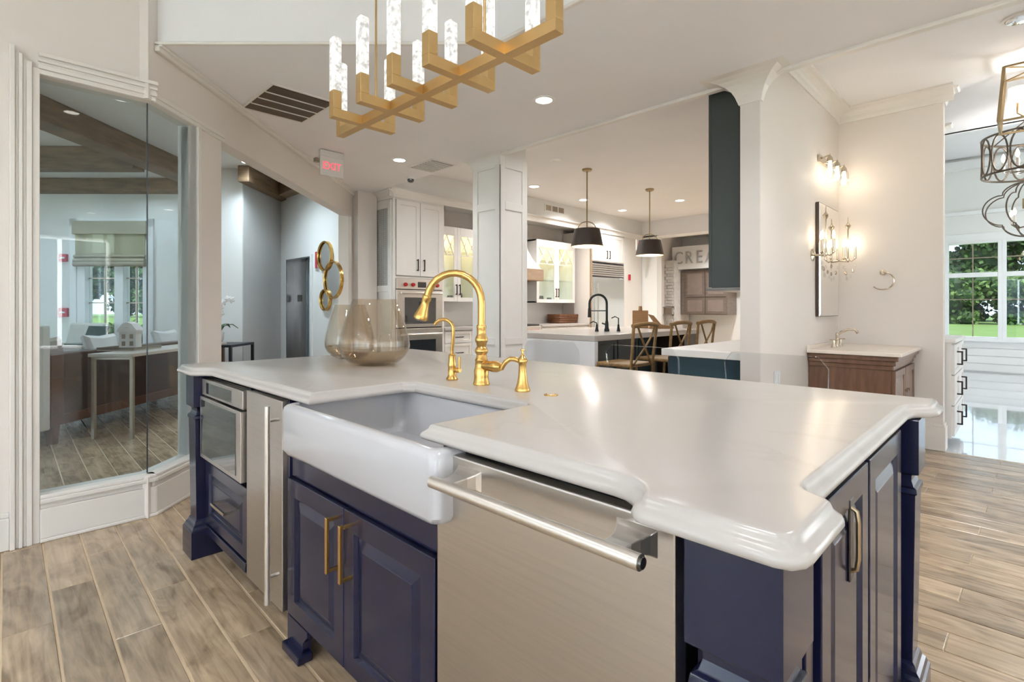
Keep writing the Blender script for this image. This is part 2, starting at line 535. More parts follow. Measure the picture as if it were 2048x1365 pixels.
# angled wall, built on the lobby grid: face at xc = XA
XA = (C0[0] + C0[1]) * S2
Z0 = (C0[1] - C0[0]) * S2
b_ = LMB()
b_.box(XA - 0.12, XA, Z0 - 0.05, 3.44, 0, gb - 0.002).box(XA - 0.12, XA, Z0 - 0.05, 3.44, gt + 0.002, ZT)
b_.box(XA - 0.12, XA, 3.44, 3.74, 0, ZT)
b_.box(XA - 0.12, XA, 3.74, 6.82, 2.40, ZT)
b_.box(XA - 0.12, XA, 6.82, 7.08, 0, ZT)
wall_angled = struct('wall_angled', b_, m_wall)
# glass panes
MB().box(XL - 0.062, XL - 0.052, 0.195, 0.663, gb, gt).build('glass_pane', m_pane, wall_left)['label'] = 'wide fixed glass pane beside the fluted casing'
LMB().box(XA - 0.062, XA - 0.052, Z0 + 0.0275, 3.44, gb, gt).build('glass_pane', m_pane, wall_angled)['label'] = 'narrow fixed glass pane next to the open doorway'
MB().bar((XL - 0.056, 0.6665, gb), (XL - 0.056, 0.6665, gt), 0.006).build('glass_joint', m_darkmetal, wall_left)
# casing and base of the glass corner
c_ = MB()
for i, (w0, w1, t) in enumerate(((0.085, 0.105, 0.034), (0.105, 0.118, 0.022), (0.118, 0.133, 0.030), (0.133, 0.146, 0.020), (0.146, 0.168, 0.026), (0.168, 0.197, 0.016))):
    c_.box(XL, XL + t, w0, w1, 0.0, 2.51 - (w0 - 0.085))
struct('trim_1', c_, m_trim, 0.003)
c_ = MB()
for z0, z1, t in ((2.40, 2.425, 0.016), (2.425, 2.447, 0.026), (2.447, 2.46, 0.020), (2.46, 2.475, 0.030), (2.475, 2.488, 0.022), (2.488, 2.508, 0.036)):
    c_.box(XL, XL + t, 0.19, 0.69 + t * 0.41, z0, z1)
struct('trim_2', c_, m_trim, 0.003)
c_ = LMB()
for z0, z1, t in ((2.395, 2.42, 0.014), (2.42, 2.445, 0.02)):
    c_.box(XA, XA + t, Z0 - t * 0.41, 3.76, z0, z1)
c_.box(XA, XA + 0.016, 3.44, 3.475, 0.235, 2.4).box(XA - 0.12, XA + 0.012, 3.44, 3.46, 0.235, 2.4)
struct('trim_3', c_, m_trim, 0.003)
c_ = MB().box(XL, XL + 0.022, -4, 0.085, 0, 0.16).box(XL, XL + 0.012, -4, 0.085, 0.16, 0.185)
c_.box(XL, XL + 0.026, 0.197, 0.70, 0, 0.018).box(XL, XL + 0.02, 0.197, 0.698, 0.018, 0.17).box(XL, XL + 0.012, 0.197, 0.695, 0.17, 0.2).box(XL - 0.05, XL + 0.03, 0.197, 0.70, 0.2, 0.222).box(XL - 0.05, XL + 0.018, 0.197, 0.697, 0.222, 0.24)
struct('baseboard_left', c_, m_trim, 0.004)
c_ = LMB().box(XA, XA + 0.026, Z0 - 0.01, 3.74, 0, 0.018).box(XA, XA + 0.02, Z0 - 0.008, 3.74, 0.018, 0.17).box(XA, XA + 0.012, Z0 - 0.004, 3.74, 0.17, 0.2).box(XA - 0.05, XA + 0.03, Z0 - 0.012, 3.46, 0.2, 0.222).box(XA - 0.05, XA + 0.018, Z0 - 0.007, 3.46, 0.222, 0.24)
struct('baseboard_angled', c_, m_trim, 0.004)

# ---- main ceiling with the tray
tray = [(XL, -2.4), (1.6, -2.4), (1.6, 0.70), (0.2, 2.11), (-2.20, 2.11), (XL - 0.02, C0[1] + 0.02)]
outer = [(XL - 0.12, -4.0), (4.5, -4.0), (4.5, YE), (-6.52, YE), (-6.52, 3.46), (XL - 0.12, 0.64)]
def ceil_piece(poly):
    return MB().prism(poly, ZC, ZC + 0.10)
cm = MB()
cm.prism([(XL - 0.12, -4), (4.5, -4), (4.5, -2.4), (XL - 0.12, -2.4)], ZC, ZC + 0.1)
cm.prism([(1.6, -2.4), (4.5, -2.4), (4.5, YE), (0.2, YE), (0.2, 2.11), (1.6, 0.70)], ZC, ZC + 0.1)
cm.prism([(-2.20, 2.11), (0.2, 2.11), (0.2, YE), (-2.20, YE)], ZC, ZC + 0.1)
cm.prism([(XL - 0.02, 0.71), (-2.20, 2.11), (-2.20, YE), (-6.5, YE), (-6.52, 3.61)], ZC, ZC + 0.1)
struct('ceiling', cm, m_ceil)
ts = MB()
for i in range(1, len(tray)):
    a, b2 = Vector(tray[i - 1]), Vector(tray[i])
    d = (b2 - a).normalized(); nrm = Vector((d.y, -d.x)) * 0.05
    ts.prism([tuple(a), tuple(b2), tuple(b2 + nrm), tuple(a + nrm)], ZC + 0.1, ZTR)
struct('ceiling_tray_side', ts, m_ceil)
tl = MB()
for i in range(2, len(tray)):
    a, b2 = Vector(tray[i - 1]), Vector(tray[i])
    d = (b2 - a).normalized(); nrm = Vector((-d.y, d.x)) * 0.028
    tl.prism([tuple(a), tuple(b2), tuple(b2 + nrm), tuple(a + nrm)], ZC - 0.004, ZC + 0.014)
struct('trim_4', tl, m_trim, 0.006)
struct('ceiling_tray', MB().prism([(XL - 0.1, -2.5), (1.7, -2.5), (1.7, 2.2), (XL - 0.1, 2.2)], ZTR, ZTR + 0.1), m_ceil)
# crown where the angled wall meets the ceiling (small bead)
struct('trim_5', LMB().box(XA, XA + 0.03, Z0, 6.9, ZC - 0.045, ZC).box(XA, XA + 0.045, Z0, 6.9, ZC - 0.018, ZC), m_trim, 0.006)
# lip at the ceiling edge
struct('trim_6', MB().box(-3.73, XS - 0.13, YE - 0.035, YE + 0.02, ZC - 0.022, ZC + 0.05).box(XS, 4.5, YE - 0.035, YE + 0.02, ZC - 0.022, ZC + 0.05), m_trim, 0.008)
# ceilings beyond the edge
struct('ceiling_kitchen', MB().box(-7.2, XS - 0.06, YE, 13.4, ZK, ZK + 0.1).box(XS - 0.06, 4.6, YE, 7.2, ZK, ZK + 0.1), m_ceil)
struct('ceiling_edge', MB().box(-6.5, 4.5, YE - 0.02, YE + 0.06, ZC + 0.05, ZK + 0.1), m_ceil)
struct('ceiling_high', MB().box(-1.4, 4.6, 7.2, 13.4, 4.08, 4.2).box(-1.4, 4.6, 7.15, 7.25, ZK, 4.2), m_ceil)
struct('roof', MB().box(-7.2, 4.7, -4.1, 13.5, ZT, ZT + 0.12), m_siding)  # unseen slab added to keep sun from leaking between the ceilings
lob_ceil = [(-3.66, -6.2), (-3.66, 0.72), (-6.5, 3.55), (-9.0, 3.9), Lw(-9.6, 8.6), (-13.0, -1.0), (-13.0, -6.2)]
struct('ceiling_lobby', MB().prism([(-3.66, -6.2), (-3.66, 0.68), (-6.42, 3.44), (-9.2, 3.44), Lw(-9.2, 8.45), (-13.0, -1.2), (-13.0, -6.2)], ZK, ZK + 0.12), m_white)

# ---- partition (stub wall), its crown, back wall
struct('wall_partition', MB().box(XS - 0.13, XS, YE, YB, 0, ZK), m_wall)
def crown_poly(x0, x1, y0, y1, ztop, h=0.13, pr=0.15, back=0):
    # cove crown wrapped around a rectangular plan
    mb = MB(); rings = []
    for k in range(7):
        t = k / 6
        a = t * math.pi / 2
        d = pr * (1 - math.cos(a)) * 0.9 + pr * 0.1 * (1 if k else 0.4)
        z = ztop - h + h * math.sin(a) * 0.9 + (0.1 * h if k else 0)
        rings.append([(x0 - d, y0 - d, z), (x1 + d, y0 - d, z), (x1 + d, y1 + d * back, z), (x0 - d, y1 + d * back, z)])
    mb.loft(rings)
    return mb
struct('trim_7', crown_poly(XS - 0.13, XS, YE, YE + 0.03, ZC, 0.16, 0.20), m_trim)
def crown_run(p0, p1, nrm, ztop, h=0.11, pr=0.11):
    mb = MB(); a, b2, n = Vector(p0), Vector(p1), Vector(nrm)
    prof = [(0, -h), (0.012, -h), (0.02, -h * 0.8)] + [(0.02 + (pr - 0.03) * (1 - math.cos(t * math.pi / 2)), -h * 0.8 + h * 0.62 * math.sin(t * math.pi / 2)) for t in (0.2, 0.4, 0.6, 0.8, 1.0)] + [(pr, -h * 0.12), (pr, 0), (0, 0)]
    mb.loft([[(p.x + n.x * d, p.y + n.y * d, ztop + z) for d, z in prof] for p in (a, b2)])
    return mb
struct('trim_8', crown_run((XS, YE + 0.05), (XS, YB), (1, 0), ZK), m_trim)
struct('wall_back', MB().box(XS - 0.1, -0.49, YB, YB + 0.14, 0, ZT), m_wall)
struct('trim_9', crown_run((XS, YB), (-0.42, YB), (0, -1), ZK, 0.12, 0.10), m_trim)
struct('trim_10', crown_run((-0.49, YB + 0.14), (-0.49, YB), (1, 0), ZK, 0.12, 0.10), m_trim)
struct('baseboard_back', MB().box(XS, -0.485, YB - 0.018, YB, 0, 0.20).box(XS, -0.485, YB - 0.012, YB, 0.20, 0.225).box(-0.49, -0.472, YB - 0.018, YB + 0.14, 0, 0.20).box(-0.49, -0.478, YB - 0.012, YB + 0.14, 0.2, 0.225), m_trim, 0.004)
struct('baseboard_partition', MB().box(XS, XS + 0.018, YE, YB, 0, 0.2).box(XS - 0.13, XS, YE - 0.018, YE, 0, 0.2), m_trim, 0.004)
struct('wall_pier', MB().box(-0.95, -0.62, 6.75, 6.9, 0, ZK), m_wall)
struct('trim_11', crown_run((-0.62, 6.9), (-0.62, 6.75), (1, 0), ZK, 0.12, 0.10), m_trim)
struct('trim_12', crown_run((-0.95, 6.75), (-0.60, 6.75), (0, -1), ZK, 0.12, 0.10), m_trim)

# ---- column with panelled faces
cx0, cx1, cy0, cy1 = -4.145, -3.73, YE, 4.01
colm = struct('column', MB().box(cx0 + 0.012, cx1 - 0.012, cy0 + 0.012, cy1 - 0.012, 0, ZK), m_cab)
for f in ('front', 'side'):
    rails = [(0.0, 0.24), (0.83, 0.90), (2.20, 2.28), (2.62, 2.74)]
    st = MB()
    if f == 'front':
        st.box(cx0, cx0 + 0.075, cy0, cy0 + 0.012, 0, 2.74).box(cx1 - 0.075, cx1, cy0, cy0 + 0.012, 0, 2.74)
        for a, b2 in rails: st.box(cx0 + 0.075, cx1 - 0.075, cy0, cy0 + 0.012, a, b2)
    else:
        st.box(cx1 - 0.012, cx1, cy0 + 0.0, cy0 + 0.075, 0, 2.74).box(cx1 - 0.012, cx1, cy1 - 0.075, cy1, 0, 2.74)
        for a, b2 in rails: st.box(cx1 - 0.012, cx1, cy0 + 0.075, cy1 - 0.075, a, b2)
    st.build('panel_frame', m_cab, colm, 0.003)
cr = crown_poly(cx0, cx1, cy0, YE + 0.03, ZC, 0.10, 0.09); cr.build('cap_moulding', m_cab, colm)

# ---- kitchen shell
XK = -6.5
struct('wall_kitchen', MB().box(XK - 0.15, XK, 3.3, 13.4, 0, ZT), m_wall)
struct('wall_kitchen_return', MB().box(XK - 0.1, -6.2, 3.42, 3.70, 0, ZC), m_wall)
struct('ceiling_soffit', MB().box(XK, -5.85, 3.61, 9.9, ZC, ZK), m_white)
struct('trim_13', crown_run((-5.85, 3.66), (-5.85, 9.9), (1, 0), ZC + 0.015, 0.10, 0.07), m_cab)
struct('ceiling_soffit_far', MB().box(-5.9, XS - 0.13, 9.9, 10.3, ZC - 0.03, ZK), m_ceil)
struct('wall_kitchen_far', MB().box(XK, -5.5, 9.9, 10.1, 0, ZC), m_white)
struct('wall_display', MB().box(-7.1, XS - 0.06, 13.0, 13.3, 0, ZT).box(XS - 0.13, XS + 0.0, YB + 0.14, 13.2, 0, ZT), m_white)

# ---- right-hand room
struct('wall_right_far', MB().box(-1.3, 4.6, 13.2, 13.4, 0, 0.60).box(-1.3, 4.6, 13.2, 13.4, 2.46, ZT).box(-1.3, -1.12, 13.2, 13.4, 0.6, 2.46).box(2.0, 4.6, 13.2, 13.4, 0.6, 2.46), m_white)
struct('trim_14', MB().box(-1.25, 4.5, 13.14, 13.2, 2.98, 3.05).box(-1.25, 4.5, 13.17, 13.2, 2.46, 2.62).box(-1.25, 4.5, 13.11, 13.2, 3.85, 4.02), m_lobbytrim, 0.005)
shp = struct('wall_right_low', MB().box(-1.2, 3.5, 13.185, 13.2, 0.0, 0.6), m_white)
for k in range(4):
    MB().box(-1.2, 3.5, 13.165, 13.185, 0.02 + k * 0.145, 0.155 + k * 0.145).build('board', m_white, shp, 0.004)
wi = 0
for k, (x0, x1) in enumerate(((-1.12, -0.30), (-0.30, 0.52), (0.52, 1.34), (1.34, 2.0))):
    wi += 1
    w = struct('window_%d' % wi, MB().box(x0, x0 + 0.058, 13.14, 13.3, 0.60, 2.46).box(x1 - 0.058, x1, 13.14, 13.3, 0.6, 2.46).box(x0 + 0.058, x1 - 0.058, 13.143, 13.297, 0.60, 0.665).box(x0 + 0.058, x1 - 0.058, 13.143, 13.297, 2.43, 2.46).box(x0 + 0.058, x1 - 0.058, 13.143, 13.297, 1.79, 1.875), m_lobbytrim, 0.004)
    MB().box(x0 + 0.05, x1 - 0.05, 13.24, 13.246, 0.65, 1.80).build('pane', m_winpane, w)
    MB().box(x0 + 0.05, x1 - 0.05, 13.24, 13.246, 1.86, 2.44).build('pane', m_winpane, w)
    mm = (x0 + x1) / 2
    MB().box(mm - 0.008, mm + 0.008, 13.225, 13.255, 0.66, 1.80).box(x0 + 0.05, x1 - 0.05, 13.225, 13.255, 1.36, 1.376).box(mm - 0.008, mm + 0.008, 13.225, 13.255, 1.87, 2.44).box(x0 + 0.05, x1 - 0.05, 13.225, 13.255, 2.15, 2.166).build('muntin', m_pewter, w)
struct('trim_15', MB().box(-1.2, 2.1, 13.10, 13.2, 0.575, 0.605), m_lobbytrim, 0.005)
# outer walls out of view: right side and behind the camera, with windows
def pierced(x0, x1, y0, y1, holes, along, zt=ZT):
    mb = MB(); lo, hi = (x0, x1) if along == 'x' else (y0, y1)
    cur = lo
    def seg(a, b2, z0, z1):
        if along == 'x': mb.box(a, b2, y0, y1, z0, z1)
        else: mb.box(x0, x1, a, b2, z0, z1)
    for a, b2, z0, z1 in holes:
        seg(cur, a, 0, zt); seg(a, b2, 0, z0); seg(a, b2, z1, zt); cur = b2
    seg(cur, hi, 0, zt)
    return mb
rear_holes = [(-2.9, -1.5, 0.5, 2.45), (-0.9, 0.5, 0.5, 2.45), (1.1, 2.5, 0.5, 2.45)]
struct('wall_rear', pierced(XL - 0.12, 4.6, -4.1, -4.0, rear_holes, 'x'), m_wall)
side_holes = [(-2.6, -1.2, 0.5, 2.45), (0.2, 1.6, 0.5, 2.45), (3.9, 5.2, 0.5, 2.45), (8.0, 9.8, 0.3, 2.6), (10.4, 12.2, 0.3, 2.6)]
struct('wall_right', pierced(4.5, 4.6, -4.1, 13.4, side_holes, 'y'), m_wall)
for a, b2, z0, z1 in rear_holes:
    wi += 1
    mm = (a + b2) / 2
    w = struct('window_%d' % wi, MB().box(a, a + 0.06, -4.08, -3.98, z0, z1).box(b2 - 0.06, b2, -4.08, -3.98, z0, z1).box(a, b2, -4.08, -3.98, z0, z0 + 0.06).box(a, b2, -4.08, -3.98, z1 - 0.06, z1).box(mm - 0.03, mm + 0.03, -4.08, -3.98, z0, z1), m_trim, 0.004)
    MB().box(a + 0.05, b2 - 0.05, -4.05, -4.044, z0 + 0.05, z1 - 0.05).build('pane', m_winpane, w)
    lamp('window_fill', 'AREA', (mm, -3.96, (z0 + z1) / 2), P_REAR, (0.68, 0.84, 1.0), w, b2 - a - 0.1, (R(-90), 0, 0), shape='RECTANGLE', size_y=z1 - z0 - 0.1)  # added fill lamp in the window opening, lifts walls and ceiling
for a, b2, z0, z1 in side_holes:
    wi += 1
    mm = (a + b2) / 2
    w = struct('window_%d' % wi, MB().box(4.48, 4.58, a, a + 0.06, z0, z1).box(4.48, 4.58, b2 - 0.06, b2, z0, z1).box(4.48, 4.58, a, b2, z0, z0 + 0.06).box(4.48, 4.58, a, b2, z1 - 0.06, z1).box(4.48, 4.58, mm - 0.03, mm + 0.03, z0, z1), m_trim, 0.004)
    MB().box(4.54, 4.546, a + 0.05, b2 - 0.05, z0 + 0.05, z1 - 0.05).build('pane', m_winpane, w)
    lamp('window_fill', 'AREA', (4.46, mm, (z0 + z1) / 2), P_SIDE * (0.12 if 3 < a < 5 else 1), (0.90, 0.94, 1.0), w, z1 - z0 - 0.1, (0, R(-90), 0), shape='RECTANGLE', size_y=b2 - a - 0.1)  # added fill lamp, sized to the side window

# ---- lobby shell (45 degree grid)
ZF = 7.6
wl, wr, wb, wt = -6.26, -5.25, 0.60, 2.38
b_ = LMB()
b_.box(-9.3, wl, ZF, ZF + 0.16, 0, ZK).box(wr, -3.86, ZF, ZF + 0.16, 0, ZK).box(wl, wr, ZF, ZF + 0.16, 0, wb).box(wl, wr, ZF, ZF + 0.16, wt, ZK)
b_.box(-4.0, -3.52, 6.9, 8.2, 0, ZK)
struct('wall_lobby_far', b_, m_white)
struct('wall_lobby_shade_skin', LMB().box(-3.52, -3.505, 6.902, 8.2, 0, ZK), M('shaded_wall_grey', (0.52, 0.52, 0.51), 0.6, var=0.03))  # thin skin: shade on the pier's side face, put into the grey
ex0, ex1, ez = -7.93, -7.10, 1.93
struct('wall_elevator', MB().box(-9.2, ex0, 3.2, 3.34, 0, ZK).box(ex1, -6.30, 3.2, 3.34, 0, ZK).box(ex0, ex1, 3.2, 3.34, ez, ZK).box(ex0 - 0.1, ex1 + 0.1, 3.5, 3.6, 0, ZK), m_white)
struct('wall_lobby_side', pierced(-13.0, -3.72, -6.3, -6.2, [(-11.5, -9.8, 0.5, 2.5), (-8.8, -7.1, 0.5, 2.5), (-6.2, -4.5, 0.5, 2.5)], 'x', ZK), m_white)
for a, b2 in ((-11.5, -9.8), (-8.8, -7.1), (-6.2, -4.5)):  # unseen windows added to bring more light into the lobby
    wi += 1
    mm = (a + b2) / 2
    w = struct('window_%d' % wi, MB().box(a, a + 0.06, -6.28, -6.18, 0.5, 2.5).box(b2 - 0.06, b2, -6.28, -6.18, 0.5, 2.5).box(a, b2, -6.28, -6.18, 0.5, 0.56).box(a, b2, -6.28, -6.18, 2.44, 2.5).box(mm - 0.03, mm + 0.03, -6.28, -6.18, 0.5, 2.5), m_lobbytrim, 0.004)
    MB().box(a + 0.05, b2 - 0.05, -6.25, -6.244, 0.55, 2.45).build('pane', m_winpane, w)
    lamp('window_fill', 'AREA', (mm, -6.16, 1.5), P_LWIN, (0.70, 0.86, 1.0), w, b2 - a - 0.1, (R(-90), 0, 0), shape='RECTANGLE', size_y=1.9)  # added fill lamp, brightens the lobby ceiling
struct('wall_lobby_end', MB().box(-13.1, -13.0, -6.3, -1.0, 0, ZK).box(XL - 0.12, XL, -6.3, -4.0, 0, ZK), m_white)
wi += 1
w = struct('window_%d' % wi, LMB().box(wl, wl + 0.12, ZF - 0.02, ZF + 0.12, wb, wt).box(wr - 0.06, wr, ZF - 0.02, ZF + 0.12, wb, wt).box(wl + 0.12, wr - 0.06, ZF - 0.017, ZF + 0.117, wt - 0.05, wt).box(wl + 0.001, wr - 0.001, ZF - 0.03, ZF + 0.117, wb + 0.001, wb + 0.07).box(-5.72, -5.59, ZF - 0.02, ZF + 0.12, wb, wt), m_lobbytrim, 0.004)
for a, b2 in ((wl + 0.12, -5.72), (-5.59, wr - 0.06)):
    LMB().box(a, b2, ZF + 0.06, ZF + 0.066, wb + 0.07, wt - 0.05).build('pane', m_winpane, w)
    mm = (a + b2) / 2 + (0.02 if a < -6 else 0.0)
    mu = LMB().box(mm - 0.008, mm + 0.008, ZF + 0.045, ZF + 0.08, wb + 0.07, wt - 0.05)
    for zz in (0.92, 1.28, 1.64, 2.0): mu.box(a, b2, ZF + 0.045, ZF + 0.08, zz - 0.008, zz + 0.008)
    mu.build('muntin', m_pewter, w)
struct('trim_16', LMB().box(wl - 0.10, wl, ZF - 0.03, ZF, 0.0, 2.5).box(wr, wr + 0.10, ZF - 0.03, ZF, 0.0, 2.5).box(wl - 0.10, wr + 0.1, ZF - 0.03, ZF, wt, 2.5).box(wl - 0.12, wr + 0.12, ZF - 0.07, ZF, wb - 0.03, wb).box(-9.3, -3.86, ZF - 0.02, ZF, 0, 0.15), m_lobbytrim, 0.004)
# beams
for lab, mb in (('ceiling_beam', LMB().box(-4.28, -4.03, 1.2, 7.0, 2.83, ZK)), ('ceiling_beam', LMB().box(-9.2, -4.28, 5.95, 6.15, 2.80, ZK)), ('ceiling_beam', LMB().box(-9.2, -3.86, 7.40, ZF, 2.86, ZK)),
                ('ceiling_beam', LMB().box(-3.505, -3.36, 6.75, 8.1, 2.84, ZK)), ('ceiling_beam', MB().box(-8.3, -6.4, 3.02, 3.2, 2.86, ZK))):
    o = mb.build(lab, m_beam, None, 0.008)
    o['kind'] = 'structure'

# ================================================================== THE NAVY ISLAND
YF = 0.755                      # cabinet front plane
XE = -0.262                     # end panel plane
# --- worktop outline, counter-clockwise seen from above
def arc(cx, cy, rx, ry, a0, a1, n=6):
    return [(cx + rx * math.cos(R(a0 + (a1 - a0) * i / n)), cy + ry * math.sin(R(a0 + (a1 - a0) * i / n))) for i in range(n + 1)]
TX0, TX1, TY0, TYR, TY1 = -3.03, -0.183, 0.672, 0.742, 2.085
XRR, XLR = -0.234, -2.98
ol = []
ol += [(TX0, TY0 + 0.02), (TX0 + 0.02, TY0)]
ol += [(-2.80, TY0), (-2.765, TY0 + 0.02), (-2.745, TYR - 0.02), (-2.71, TYR)]
ol += [(-1.665, TYR), (-1.665, 1.105), (-1.635, 1.135), (-1.075, 1.135), (-1.045, 1.105), (-1.045, TYR)]
ol += [(-0.50, TYR), (-0.47, TYR - 0.004), (-0.448, TYR - 0.016), (-0.432, TYR - 0.036), (-0.424, TYR - 0.056), (-0.412, TY0 + 0.003), (-0.40, TY0)]
ol += [(TX1 - 0.035, TY0), (TX1 - 0.014, TY0 + 0.008), (TX1 - 0.003, TY0 + 0.026), (TX1, TY0 + 0.045)]
ol += [(TX1, 0.862), (TX1 - 0.004, 0.876), (TX1 - 0.014, 0.888), (XRR + 0.008, 0.905), (XRR + 0.002, 0.914), (XRR, 0.93)]
ol += [(XRR, 1.84), (XRR + 0.006, 1.875), (XRR + 0.022, 1.905), (XRR + 0.042, 1.925), (TX1, 1.94), (TX1 + 0.006, 1.96)]
ol += [(TX1 + 0.006, TY1 - 0.02), (TX1 - 0.012, TY1)]
ol += [(TX0 + 0.02, TY1), (TX0, TY1 - 0.02)]
ol += [(TX0, 1.94), (TX0 + 0.02, 1.92), (XLR - 0.02, 1.90), (XLR, 1.87), (XLR, 0.92), (XLR - 0.02, 0.89), (TX0 + 0.01, 0.88), (TX0, 0.86)]
prof = [(0.010, 0.8800), (0.003, 0.8835), (0.0, 0.889), (0.0, 0.8945), (0.003, 0.8995), (0.009, 0.9035), (0.0135, 0.9075), (0.0155, 0.912), (0.0175, 0.9165), (0.0215, 0.9192), (0.026, 0.920)]
top = MB().loft([[(px, py, z) for px, py in offset_poly(ol, d)] for d, z in prof])
tag(top.build('island_worktop', m_quartz, smooth=True), 'cream quartz worktop with ogee edge and notched corners on the navy island', 'countertop')

isl = thing('kitchen_island', 'navy painted island base with square turned corner legs and panelled end', 'kitchen island', (-1.6, 1.4, 0))
def ip(mb, name, mat, bev=0.0, parent=None, smooth=False):
    mb2 = MB(); p = parent or isl
    o = mb.build(name, mat, None, bev, smooth)
    o.parent = p
    root = p
    off = Vector((0, 0, 0))
    while root is not None:
        off += root.location; root = root.parent
    o.data.transform(Matrix.Translation(-off))
    return o
# carcass walls (hollow where the appliances sit)
bd = MB()
bd.box(-2.90, XE - 0.02, 1.36, 1.98, 0.10, 0.879)          # back half of the base
bd.box(-2.93, -2.835, 0.80, 1.36, 0.10, 0.879)             # left gable
bd.box(-2.258, -2.246, 0.762, 1.36, 0.10, 0.875)           # divisions
bd.box(-1.880, -1.862, 0.762, 1.36, 0.10, 0.875)
bd.box(-0.996, -0.991, 0.775, 1.36, 0.10, 0.875)
bd.box(-0.372, XE - 0.02, 0.80, 1.36, 0.10, 0.875)
bd.box(-2.83, -0.37, 0.83, 1.36, 0.10, 0.12)
ip(bd, 'carcass', m_navy)
ip(MB().box(-2.85, -0.36, 0.86, 1.9, 0.0, 0.10), 'toe_kick', m_black)
legp = [(0.0, 0.078), (0.128, 0.078), (0.135, 0.072), (0.148, 0.068), (0.156, 0.060), (0.170, 0.056), (0.178, 0.050), (0.66, 0.057), (0.666, 0.062), (0.680, 0.060), (0.684, 0.052), (0.700, 0.047), (0.716, 0.0475), (0.724, 0.066), (0.735, 0.066), (0.879, 0.066)]
for cx, cy in ((-0.281, 0.766), (-2.895, 0.766), (-0.281, 1.93), (-2.895, 1.93)):
    ip(MB().loft([[(cx - h, cy - h, z), (cx + h, cy - h, z), (cx + h, cy + h, z), (cx - h, cy + h, z)] for z, h in legp]), 'leg', m_navy, 0.0015)
# end panels (facing +X): frame with raised moulded panels
def raised_panel(mb, u0, u1, z0, z1, face, along, d=0.02, st=0.055, bevw=0.028):
    # door slab with a sunken bevel and raised field; face = outer coordinate, along 'x' (front faces -Y) or 'y' (front faces +X)
    def P(u, z, o):
        return (u, face + o, z) if along == 'x' else (face - o, u, z)
    def ring(i, o):
        q = [(u0 + i, z0 + i), (u1 - i, z0 + i), (u1 - i, z1 - i), (u0 + i, z1 - i)]
        if along == 'x': q = q
        return [P(u, z, o) for u, z in q]
    rings = [ring(0, d), ring(0, 0.002), ring(0.002, 0), ring(st, 0.0), ring(st + 0.006, 0.010), ring(st + 0.011, 0.011), ring(st + 0.011 + bevw, 0.004), ring(st + 0.014 + bevw, 0.003)]
    mb.loft(rings)
    return mb
ip(MB().box(XE - 0.02, XE, 0.845, 1.87, 0.10, 0.879), 'end_panel', m_navy)
for y0, y1 in ((0.985, 1.345), (1.365, 1.765)):
    dr = ip(raised_panel(MB(), y0, y1, 0.13, 0.866, XE + 0.02, 'y'), 'end_door', m_navy)
    if y0 < 1.0:
        pl = MB().box(XE + 0.017, XE + 0.0215, 1.175, 1.205, 0.668, 0.828)
        ip(pl, 'pull_plate', m_pull, 0.006, dr)
        pb = MB().tube([(XE + 0.020, 1.185, 0.812), (XE + 0.030, 1.185, 0.806), (XE + 0.033, 1.185, 0.785), (XE + 0.033, 1.185, 0.715), (XE + 0.030, 1.185, 0.694), (XE + 0.020, 1.185, 0.688)], 0.0045, 8)
        ip(pb, 'pull', m_dbrass, 0, dr, True)
for y0, y1 in ((0.868, 0.905), (0.925, 0.965), (1.785, 1.82)):
    ip(MB().box(XE, XE + 0.012, y0, y1, 0.11, 0.872), 'stile', m_navy, 0.002)
ip(MB().box(XE, XE + 0.018, 0.85, 1.86, 0.02, 0.105).box(XE, XE + 0.03, 0.85, 1.86, 0.0, 0.05), 'base_moulding', m_navy, 0.004)
# back panelling of the island (towards the stools)
ip(MB().box(-2.83, -0.35, 1.975, 1.99, 0.10, 0.879), 'back_panel', m_navy)

# --- sink base cabinet
sb = thing('sink_cabinet', 'navy two-door sink cabinet under the white apron sink', 'cabinet', (-1.43, 0.9, 0))
ip(MB().box(-1.860, -0.998, YF + 0.018, 1.34, 0.115, 0.66), 'box', m_navy, 0, sb)
ip(MB().box(-1.860, -0.998, YF + 0.012, YF + 0.06, 0.605, 0.695), 'top_rail', m_navy, 0.003, sb)
for x0, x1, hx, lab in ((-1.857, -1.449, -1.488, 'l'), (-1.445, -1.0, -1.405, 'r')):
    dr = ip(raised_panel(MB(), x0, x1, 0.125, 0.602, YF - 0.004, 'x', st=0.058), 'door', m_navy, 0, sb)
    h = MB().bar((hx, YF - 0.036, 0.405), (hx, YF - 0.036, 0.572), 0.012, 0.010)
    h.bar((hx, YF + 0.0, 0.412), (hx, YF - 0.036, 0.412), 0.010).bar((hx, YF + 0.0, 0.565), (hx, YF - 0.036, 0.565), 0.010)
    ip(h, 'pull', m_gold, 0.0012, dr)
for x0, x1 in ((-1.862, -1.70), (-1.16, -0.998)):
    ft = MB()
    sgn = 1 if x0 < -1.5 else -1
    a = x0 if sgn > 0 else x1
    ft.loft([[(a + sgn * u, yy, z) for u, z in ((0, 0.03), (0.12, 0.03), (0.13, 0.07), (0.16, 0.10), (0.16, 0.118), (0, 0.118))] for yy in (YF - 0.002, YF + 0.03)])
    ip(ft, 'bracket_foot', m_navy, 0.002, sb)
    f2 = MB().box(a, a + sgn * 0.135, YF - 0.022, YF + 0.03, 0.0, 0.03)
    ip(f2, 'foot_block', m_navy, 0.004, sb)

